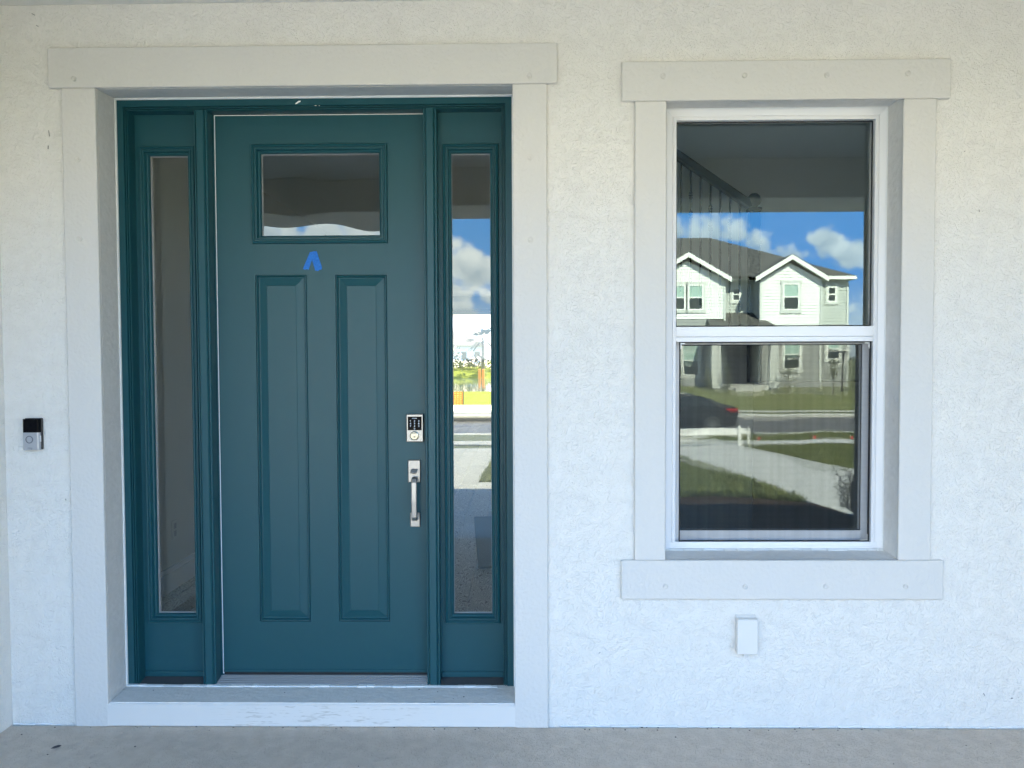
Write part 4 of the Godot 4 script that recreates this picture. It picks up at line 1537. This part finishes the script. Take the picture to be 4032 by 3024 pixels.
func make_car() -> void:
	# dark saloon at the kerb, tail to +x; only the tail end shows in the window
	var c := thing("parked_car", "dark saloon car parked at the kerb, reflected at the window's left edge", "car", Vector3(7.85, -1.33, 25.75))
	var outline := [[-0.02, 0.52], [-0.06, 0.32], [-0.40, 0.25], [-4.3, 0.25], [-4.62, 0.42], [-4.60, 0.68], [-4.35, 0.80], [-3.45, 0.95], [-2.75, 1.36], [-2.2, 1.46], [-1.6, 1.45], [-1.05, 1.33], [-0.45, 1.08], [-0.10, 1.03], [0.0, 0.95], [0.03, 0.75]]
	var st := mb()
	var hw := func(y: float) -> float:
		return 0.90 - 0.26 * smoothstep(0.9, 1.45, y) - 0.06 * smoothstep(0.5, 0.25, y)
	var n := outline.size()
	var ctr := Vector2(-2.2, 0.7)
	for side in [-1.0, 1.0]:
		for i in n:
			var a := Vector2(outline[i][0], outline[i][1])
			var b := Vector2(outline[(i + 1) % n][0], outline[(i + 1) % n][1])
			var steps := 4
			for k in steps:
				var t0 := k / float(steps)
				var t1 := (k + 1) / float(steps)
				var p0 := ctr.lerp(a, t0)
				var p1 := ctr.lerp(b, t0)
				var p2 := ctr.lerp(b, t1)
				var p3 := ctr.lerp(a, t1)
				var v := []
				for p in [p0, p1, p2, p3]:
					v.append(Vector3(p.x, p.y, side * hw.call(p.y)))
				if k == 0:
					tri(st, v[0], v[2], v[3]) if side < 0 else tri(st, v[0], v[3], v[2])
				elif side < 0:
					quad(st, v[0], v[1], v[2], v[3])
				else:
					quad(st, v[3], v[2], v[1], v[0])
	for i in n:
		var a := Vector2(outline[i][0], outline[i][1])
		var b := Vector2(outline[(i + 1) % n][0], outline[(i + 1) % n][1])
		var wa: float = hw.call(a.y)
		var wb: float = hw.call(b.y)
		quad(st, Vector3(a.x, a.y, -wa), Vector3(a.x, a.y, wa), Vector3(b.x, b.y, wb), Vector3(b.x, b.y, -wb))
	part("body", st, mats.car_paint, c)
	for side in [-1.0, 1.0]:
		st = mb()
		var win := [[-0.72, 1.02], [-1.25, 1.36], [-1.9, 1.38], [-2.65, 1.28], [-3.15, 0.99]]
		for i in range(1, win.size() - 1):
			var v := []
			for q in [win[0], win[i], win[i + 1]]:
				v.append(Vector3(q[0], q[1], side * (hw.call(q[1]) + 0.008)))
			tri(st, v[0], v[1], v[2]) if side < 0 else tri(st, v[0], v[2], v[1])
		part("side_window", st, mats.car_glass, c)
		st = mb()
		slab(st, -0.42, 0.035, 0.84, 0.95, side * 0.62, side * 0.905, 0.02)
		part("tail_light", st, mats.red_lens, c)
		for wx in [-0.95, -3.72]:
			st = mb()
			var xf := Transform3D(Basis(Vector3.RIGHT, side * PI / 2), Vector3(wx, 0.335, side * 0.78))
			lathe(st, [[0.25, 0.135], [0.31, 0.135], [0.335, 0.11], [0.335, -0.09], [0.22, -0.09]], 24, xf)
			var wh := part("wheel", st, mats.rubber, c)
			st = mb()
			lathe(st, [[0.25, 0.132], [0.235, 0.12], [0.232, 0.06]], 24, xf)
			lathe(st, [[0.05, 0.128], [0.0001, 0.134]], 12, xf)
			for s in 10:
				var a := TAU * s / 10.0
				var d := Vector3(cos(a), 0, sin(a))
				var e := Vector3(-sin(a), 0, cos(a)) * 0.016
				quad(st, xf * (d * 0.04 - e + Vector3(0, 0.128, 0)), xf * (d * 0.24 - e + Vector3(0, 0.118, 0)), xf * (d * 0.24 + e + Vector3(0, 0.118, 0)), xf * (d * 0.04 + e + Vector3(0, 0.128, 0)))
			part("rim", st, mats.alloy, wh)
	st = mb()
	slab(st, -0.05, 0.045, 0.42, 0.55, -0.55, 0.55, 0.01)
	part("rear_bumper", st, mats.rubber, c)

# ---------------------------------------------------------------- plants
func leaf(st: SurfaceTool, p: Vector3, d: Vector3, side: Vector3, l: float, w: float, c: Color) -> void:
	var n := d.cross(side).normalized()
	var v := [p, p + d * l * 0.5 + side * w, p + d * l, p + d * l * 0.5 - side * w]
	for i in [0, 1, 2, 0, 2, 3]:
		st.set_color(c)
		st.set_normal(n)
		st.set_uv(Vector2.ZERO)
		st.add_vertex(v[i])

func make_plants() -> void:
	var rng := RandomNumberGenerator.new()
	rng.seed = 2024
	# blades of lawn where the window shows it
	var tuft := mb()
	for i in 9:
		var a := rng.randf() * TAU
		var lean := rng.randf_range(0.1, 0.5)
		var d := Vector3(cos(a) * lean, 1.0, sin(a) * lean).normalized()
		var s := Vector3(-sin(a), 0, cos(a))
		leaf(tuft, Vector3(cos(a), 0, sin(a)) * 0.025, d, s, rng.randf_range(0.035, 0.065), 0.004, Color(1, 1, 1))
	var areas := [[0.6, 3.58, 5.6, 17.5, 16000], [6.2, 13.5, 8.0, 18.6, 9000], [-0.70, 0.6, 8.5, 18.6, 2500], [0.4, 14.0, 20.8, 23.6, 2500]]
	var xfs := []
	var cols := []
	for ar in areas:
		for k in ar[4]:
			var x := rng.randf_range(ar[0], ar[1])
			var z := rng.randf_range(ar[2], ar[3])
			if x < 3.6 and x > 0.4:
				var lim := 6.95 - 0.45 * pow(maxf(0.0, (x - 2.3)) / 1.3, 1.0) * maxf(0.0, x - 2.3)
				if z < lim - 0.1 and ar[0] > 0.0:
					continue
			var sc := rng.randf_range(0.7, 1.5) * (1.0 + 0.02 * z)
			if absf(x - 3.5) < 0.12 or (ar[2] == 5.6 and z < 7.2):
				sc *= 1.5
			xfs.append(Transform3D(Basis(Vector3.UP, rng.randf() * TAU).scaled(Vector3.ONE * sc), Vector3(x, ground_y(z) - 0.005, z)))
			var y := rng.randf()
			cols.append(Color(0.07 + 0.10 * y, 0.10 + 0.085 * y, 0.02 + 0.025 * y))
	var mm := MultiMesh.new()
	mm.transform_format = MultiMesh.TRANSFORM_3D
	mm.use_colors = true
	mm.mesh = tuft.commit()
	mm.instance_count = xfs.size()
	for i in xfs.size():
		mm.set_instance_transform(i, xfs[i])
		mm.set_instance_color(i, cols[i])
	var g := MultiMeshInstance3D.new()
	g.name = "lawn_grass"
	g.multimesh = mm
	g.material_override = mats.leaf_green
	add_child(g)
	g.set_meta("kind", "stuff")
	# needle-leaved shrub by the drive
	var sh := thing("yew_shrub", "dark needle leaved shrub beside the drive, reflected at the window's lower right", "shrub", Vector3(3.62, ground_y(4.75), 4.75))
	var wood := mb()
	var fo := mb()
	for i in 46:
		var a := rng.randf() * TAU
		var r := rng.randf_range(0.05, 0.30)
		var top := Vector3(cos(a) * r, rng.randf_range(0.22, 0.62), sin(a) * r)
		tube(wood, [Vector3(0, 0, 0), top * Vector3(0.5, 0.6, 0.5), top], [0.01, 0.006, 0.003], 4)
		for k in 34:
			var t := rng.randf_range(0.35, 1.0)
			var p := (top * Vector3(0.5, 0.6, 0.5)).lerp(top, (t - 0.35) / 0.65)
			var d := (Vector3(rng.randfn(), rng.randfn() * 0.6 + 0.5, rng.randfn())).normalized()
			var v := rng.randf()
			leaf(fo, p, d, d.cross(Vector3(rng.randf(), 0.2, rng.randf())).normalized(), rng.randf_range(0.05, 0.09), 0.0048, Color(0.007 + 0.012 * v, 0.016 + 0.018 * v, 0.008))
	part("stems", wood, mats.bark, sh)
	part("foliage", fo, mats.leaf_green, sh)
	# saplings and shrubs in front of the far house
	var spots := [[8.9, 41.4, 1.2, 0.5, "shrub"], [10.9, 42.0, 1.3, 0.35, "shrub"], [15.4, 41.2, 1.9, 0.55, "shrub"], [17.6, 40.4, 2.0, 0.28, "sapling"], [19.4, 42.0, 1.6, 0.55, "shrub"], [20.6, 41.6, 1.7, 0.6, "shrub"], [21.6, 41.0, 1.8, 0.5, "shrub"], [12.0, 41.9, 1.5, 0.28, "shrub"]]
	var says := ["yellow green shrub left of the far house's porch", "slim upright shrub before the far house's left window", "tall loose shrub right of the far house's entry", "staked young tree alone on the bank before the far house", "rounded shrub below the far house's right wing", "broad shrub at the far house's right corner", "shrub past the far house's right corner", "narrow dark shrub beside the far house's left column"]
	for i in spots.size():
		var s: Array = spots[i]
		var pl := thing("sapling" if s[4] == "sapling" else "garden_shrub", says[i], s[4], Vector3(s[0], ground_y(s[1]), s[1]), "young plants before the far house")
		wood = mb()
		fo = mb()
		var hgt: float = s[2]
		tube(wood, [Vector3.ZERO, Vector3(0.03, hgt * 0.6, 0), Vector3(0, hgt * 0.9, 0.02)], [0.03, 0.022, 0.01], 5)
		var lowest := 0.5 if s[4] == "sapling" else 0.12
		for k in 220:
			var t := rng.randf_range(lowest, 1.0)
			var rr: float = s[3] * sqrt(rng.randf()) * (1.0 - 0.6 * absf(t - 0.6))
			var a := rng.randf() * TAU
			var lump := 1.0 + 0.35 * sin(a * 3.0 + t * 9.0)
			var p := Vector3(cos(a) * rr * lump, t * hgt, sin(a) * rr * lump)
			var d := Vector3(rng.randfn(), rng.randfn() + 0.3, rng.randfn()).normalized()
			var v := rng.randf()
			leaf(fo, p, d, d.cross(Vector3(rng.randf() - 0.5, 0.7, rng.randf() - 0.5)).normalized(), rng.randf_range(0.08, 0.15), 0.035, Color(0.05 + 0.08 * v, 0.07 + 0.06 * v, 0.015))
		part("stem", wood, mats.bark, pl)
		part("crown", fo, mats.leaf_green, pl)
	var lp := thing("lamp_post", "slim dark post standing before the far house's right wing", "post", Vector3(18.7, ground_y(41.8), 41.8))
	var st := mb()
	tube(st, [Vector3.ZERO, Vector3(0, 2.2, 0)], [0.05, 0.04], 6)
	part("pole", st, mats.iron, lp)
	st = mb()
	slab(st, -0.28, 0.28, 2.2, 2.28, -0.06, 0.06, 0.01)
	part("head", st, mats.iron, lp)

# ---------------------------------------------------------------- seen right through the house
func make_back_garden() -> void:
	var st := mb()
	slab(st, -6.0, 5.0, -0.1, 0.06, -20.5, -14.25)
	struct("terrace", st, mats.walk_concrete)
	st = mb()
	slab(st, -6.0, 4.4, 2.76, 3.05, -20.3, -14.31)
	struct("terrace_roof", st, mats.ceiling_paint)
	st = mb()
	for x in [-5.9, 4.0]:
		slab(st, x, x + 0.3, 0.05, 2.759, -20.2, -19.9)
	struct("terrace_post", st, mats.ceiling_paint)
	st = mb()
	slab(st, -150, 150, -1.0, -0.76, -86.0, -46.0)
	struct("lake", st, mats.water)
	# orange safety netting on stakes
	var f := thing("safety_fence", "orange plastic safety netting on stakes on the back lawn", "netting", Vector3(-1.95, -0.17, -21.3))
	st = mb()
	for i in 9:
		slab(st, -4.0, 0.0, 0.03 + i * 0.068, 0.062 + i * 0.068, -0.004, -0.001)
	for i in 45:
		slab(st, -4.0 + i * 0.09, -3.965 + i * 0.09, 0.03, 0.606, 0.001, 0.004)
	part("netting", st, mats.orange_mesh, f)
	for x in [-4.0, -2.0, 0.02]:
		st = mb()
		slab(st, x - 0.02, x + 0.02, 0.0, 0.66, 0.006, 0.04)
		part("stake", st, mats.bark, f)
	for x in [[-5.15, "left"], [-4.7, "right"]]:
		st = mb()
		lathe(st, [[0.001, 1.2], [0.13, 1.18], [0.15, 0.9], [0.17, 0.1], [0.24, 0.0]], 12)
		var o := obj("orange_marker", st, mats.orange_mesh)
		o.position = Vector3(x[0], ground_y(-85.6), -85.6)
		tag(o, "%s orange marker post on the far bank of the lake" % x[1], "marker", "orange markers by the lake")
	# houses on the far bank
	for k in [[-14.0, "pale hip roofed bungalow on the far bank of the lake"], [12.0, "second bungalow farther along the far bank of the lake"]]:
		var b := thing("lake_house", k[1], "house", Vector3(k[0], 0.5, -112.0))
		st = mb()
		slab(st, -8.0, 8.0, -0.6, 3.0, -10.0, 0.0)
		part("wall", st, mats.bright_stucco, b)
		st = mb()
		var a := Vector3(-8.6, 3.0, 0.6)
		var bb := Vector3(8.6, 3.0, 0.6)
		var c := Vector3(8.6, 3.0, -10.6)
		var d := Vector3(-8.6, 3.0, -10.6)
		var p := Vector3(-3.0, 5.4, -5.0)
		var q := Vector3(3.0, 5.4, -5.0)
		quad(st, a, bb, q, p)
		quad(st, c, d, p, q)
		tri(st, bb, c, q)
		tri(st, d, a, p)
		part("roof", st, mats.lake_roof, b)
		for wx in [-6.0, -2.5, 1.5, 5.0, 7.0]:
			st = mb()
			slab(st, wx - 0.4, wx + 0.4, 1.0, 2.1, -0.05, 0.03)
			part("window", st, mats.window_dark, b)
	# palm
	var rng := RandomNumberGenerator.new()
	rng.seed = 9
	var pt := thing("palm_tree", "palm with a ragged crown on the far bank, seen through the right sidelight", "palm", Vector3(-5.1, ground_y(-92.0), -92.0))
	st = mb()
	tube(st, [Vector3.ZERO, Vector3(0.05, 2.4, 0), Vector3(0, 4.2, 0)], [0.2, 0.15, 0.14], 8)
	part("trunk", st, mats.bark, pt)
	st = mb()
	for i in 30:
		var a := rng.randf() * TAU
		var up := rng.randf_range(-0.7, 1.3)
		var d := Vector3(cos(a), up, sin(a)).normalized()
		var base := Vector3(0, 4.2, 0)
		for k in 14:
			var t := 0.35 + 0.65 * k / 14.0
			var p := base + d * 2.0 * t + Vector3(0, -0.4 * t * t, 0)
			for s in [-1.0, 1.0]:
				var ld: Vector3 = (d * 0.7 + d.cross(Vector3.UP).normalized() * s + Vector3(0, -0.2, 0)).normalized()
				leaf(st, p, ld, ld.cross(d).normalized().cross(ld), 0.7, 0.06, Color(0.012, 0.022, 0.010))
	part("crown", st, mats.leaf_green, pt)

	# trees and a dark shrub on the far bank
	for k in [[-10.4, -106.0, 2.9, 1.3, "round green tree before the bungalow on the far bank", "tree", Color(0.05, 0.08, 0.02)], [-13.0, -104.0, 2.4, 1.2, "smaller green tree left of the round one on the far bank", "tree", Color(0.045, 0.07, 0.02)], [-5.0, -94.5, 1.7, 2.3, "dark reddish mound of shrub at the foot of the palm", "shrub", Color(0.035, 0.022, 0.018)], [-8.4, -95.5, 1.0, 1.8, "low green shrub left of the reddish mound on the far bank", "shrub", Color(0.05, 0.085, 0.02)]]:
		var t := thing("bank_tree" if k[5] == "tree" else "bank_shrub", k[4], k[5], Vector3(k[0], ground_y(k[1]), k[1]))
		st = mb()
		tube(st, [Vector3.ZERO, Vector3(0.1, k[2] * 0.5, 0.0)], [0.14, 0.08], 6)
		part("trunk", st, mats.bark, t)
		st = mb()
		for i in 420:
			var d := Vector3(rng.randfn(), rng.randfn(), rng.randfn()).normalized()
			var p := Vector3(d.x * k[3], k[2] * 0.58 + d.y * k[2] * 0.42, d.z * k[3]) * (0.75 + 0.3 * rng.randf())
			p.y = maxf(p.y, 0.05)
			var ld := Vector3(rng.randfn(), rng.randfn(), rng.randfn()).normalized()
			leaf(st, p, ld, ld.cross(Vector3(0.3, 0.8, 0.2)).normalized(), rng.randf_range(0.3, 0.55), 0.13, k[6] * rng.randf_range(0.3, 0.8))
		part("crown", st, mats.leaf_green, t)

func make_litter() -> void:
	# a dead leaf and grit on the porch
	var st := mb()
	var c := Vector3(-1.79, 0.004, 0.19)
	var ring := [Vector3(-0.016, 0.0, 0.008), Vector3(0.0, 0.001, 0.010), Vector3(0.014, 0.003, 0.002), Vector3(0.018, 0.005, -0.008), Vector3(0.004, 0.006, -0.007), Vector3(-0.008, 0.004, -0.002)]
	for i in ring.size():
		tri(st, c + Vector3(0, 0.004, 0), c + ring[i], c + ring[(i + 1) % ring.size()])
	var lf := obj("dead_leaf", st, mats.entry_dark)
	tag(lf, "small dark dead leaf on the porch concrete below the left door trim", "leaf")
	var rng := RandomNumberGenerator.new()
	rng.seed = 55
	st = mb()
	for i in 90:
		var p := Vector3(rng.randf_range(-2.0, 2.3), 0.0, rng.randf_range(0.02, 0.34) if i < 24 else rng.randf_range(0.004, 0.03))
		if i < 24 and i % 3 == 0:
			p = Vector3(rng.randf_range(-1.6, -0.1), 0.0965, rng.randf_range(-0.14, 0.0))
		var s := rng.randf_range(0.0008, 0.0022)
		box(st, p + Vector3(-s * 1.4, -0.001, -s), p + Vector3(s * 1.4, s * 0.9, s), s * 0.3)
	var gr := struct("grit", st, mats.entry_dark, "stuff")
	gr.set_meta("label", "dark specks of grit on the porch floor and door step")
	# nicks and scuffs in the stucco
	st = mb()
	for k in [[-1.878, 2.38, 0.0016, 0.012, 0.15], [-1.883, 2.325, 0.002, 0.007, -0.1], [-1.93, 2.845, 0.007, 0.0016, -0.5], [-1.915, 2.80, 0.006, 0.0014, -0.6], [1.83, 0.135, 0.0016, 0.006, 0.5], [1.94, 0.12, 0.004, 0.002, 0.3], [2.02, 0.66, 0.0015, 0.005, 0.0], [1.78, 2.05, 0.0014, 0.005, 0.2], [0.30, 0.30, 0.004, 0.0012, 0.6], [-1.845, 0.92, 0.0015, 0.004, 0.3], [1.72, 2.28, 0.003, 0.0012, 0.9]]:
		box(st, Vector3(-k[2], -k[3], -0.002), Vector3(k[2], k[3], 0.0022), 0.0008, Transform3D(Basis(Vector3.BACK, k[4]), Vector3(k[0], k[1], 0.0)))
	var sc := struct("wall_scuffs", st, mats.scuff, "stuff")
	sc.set_meta("label", "small dark nicks and scuffs scattered over the stucco wall")
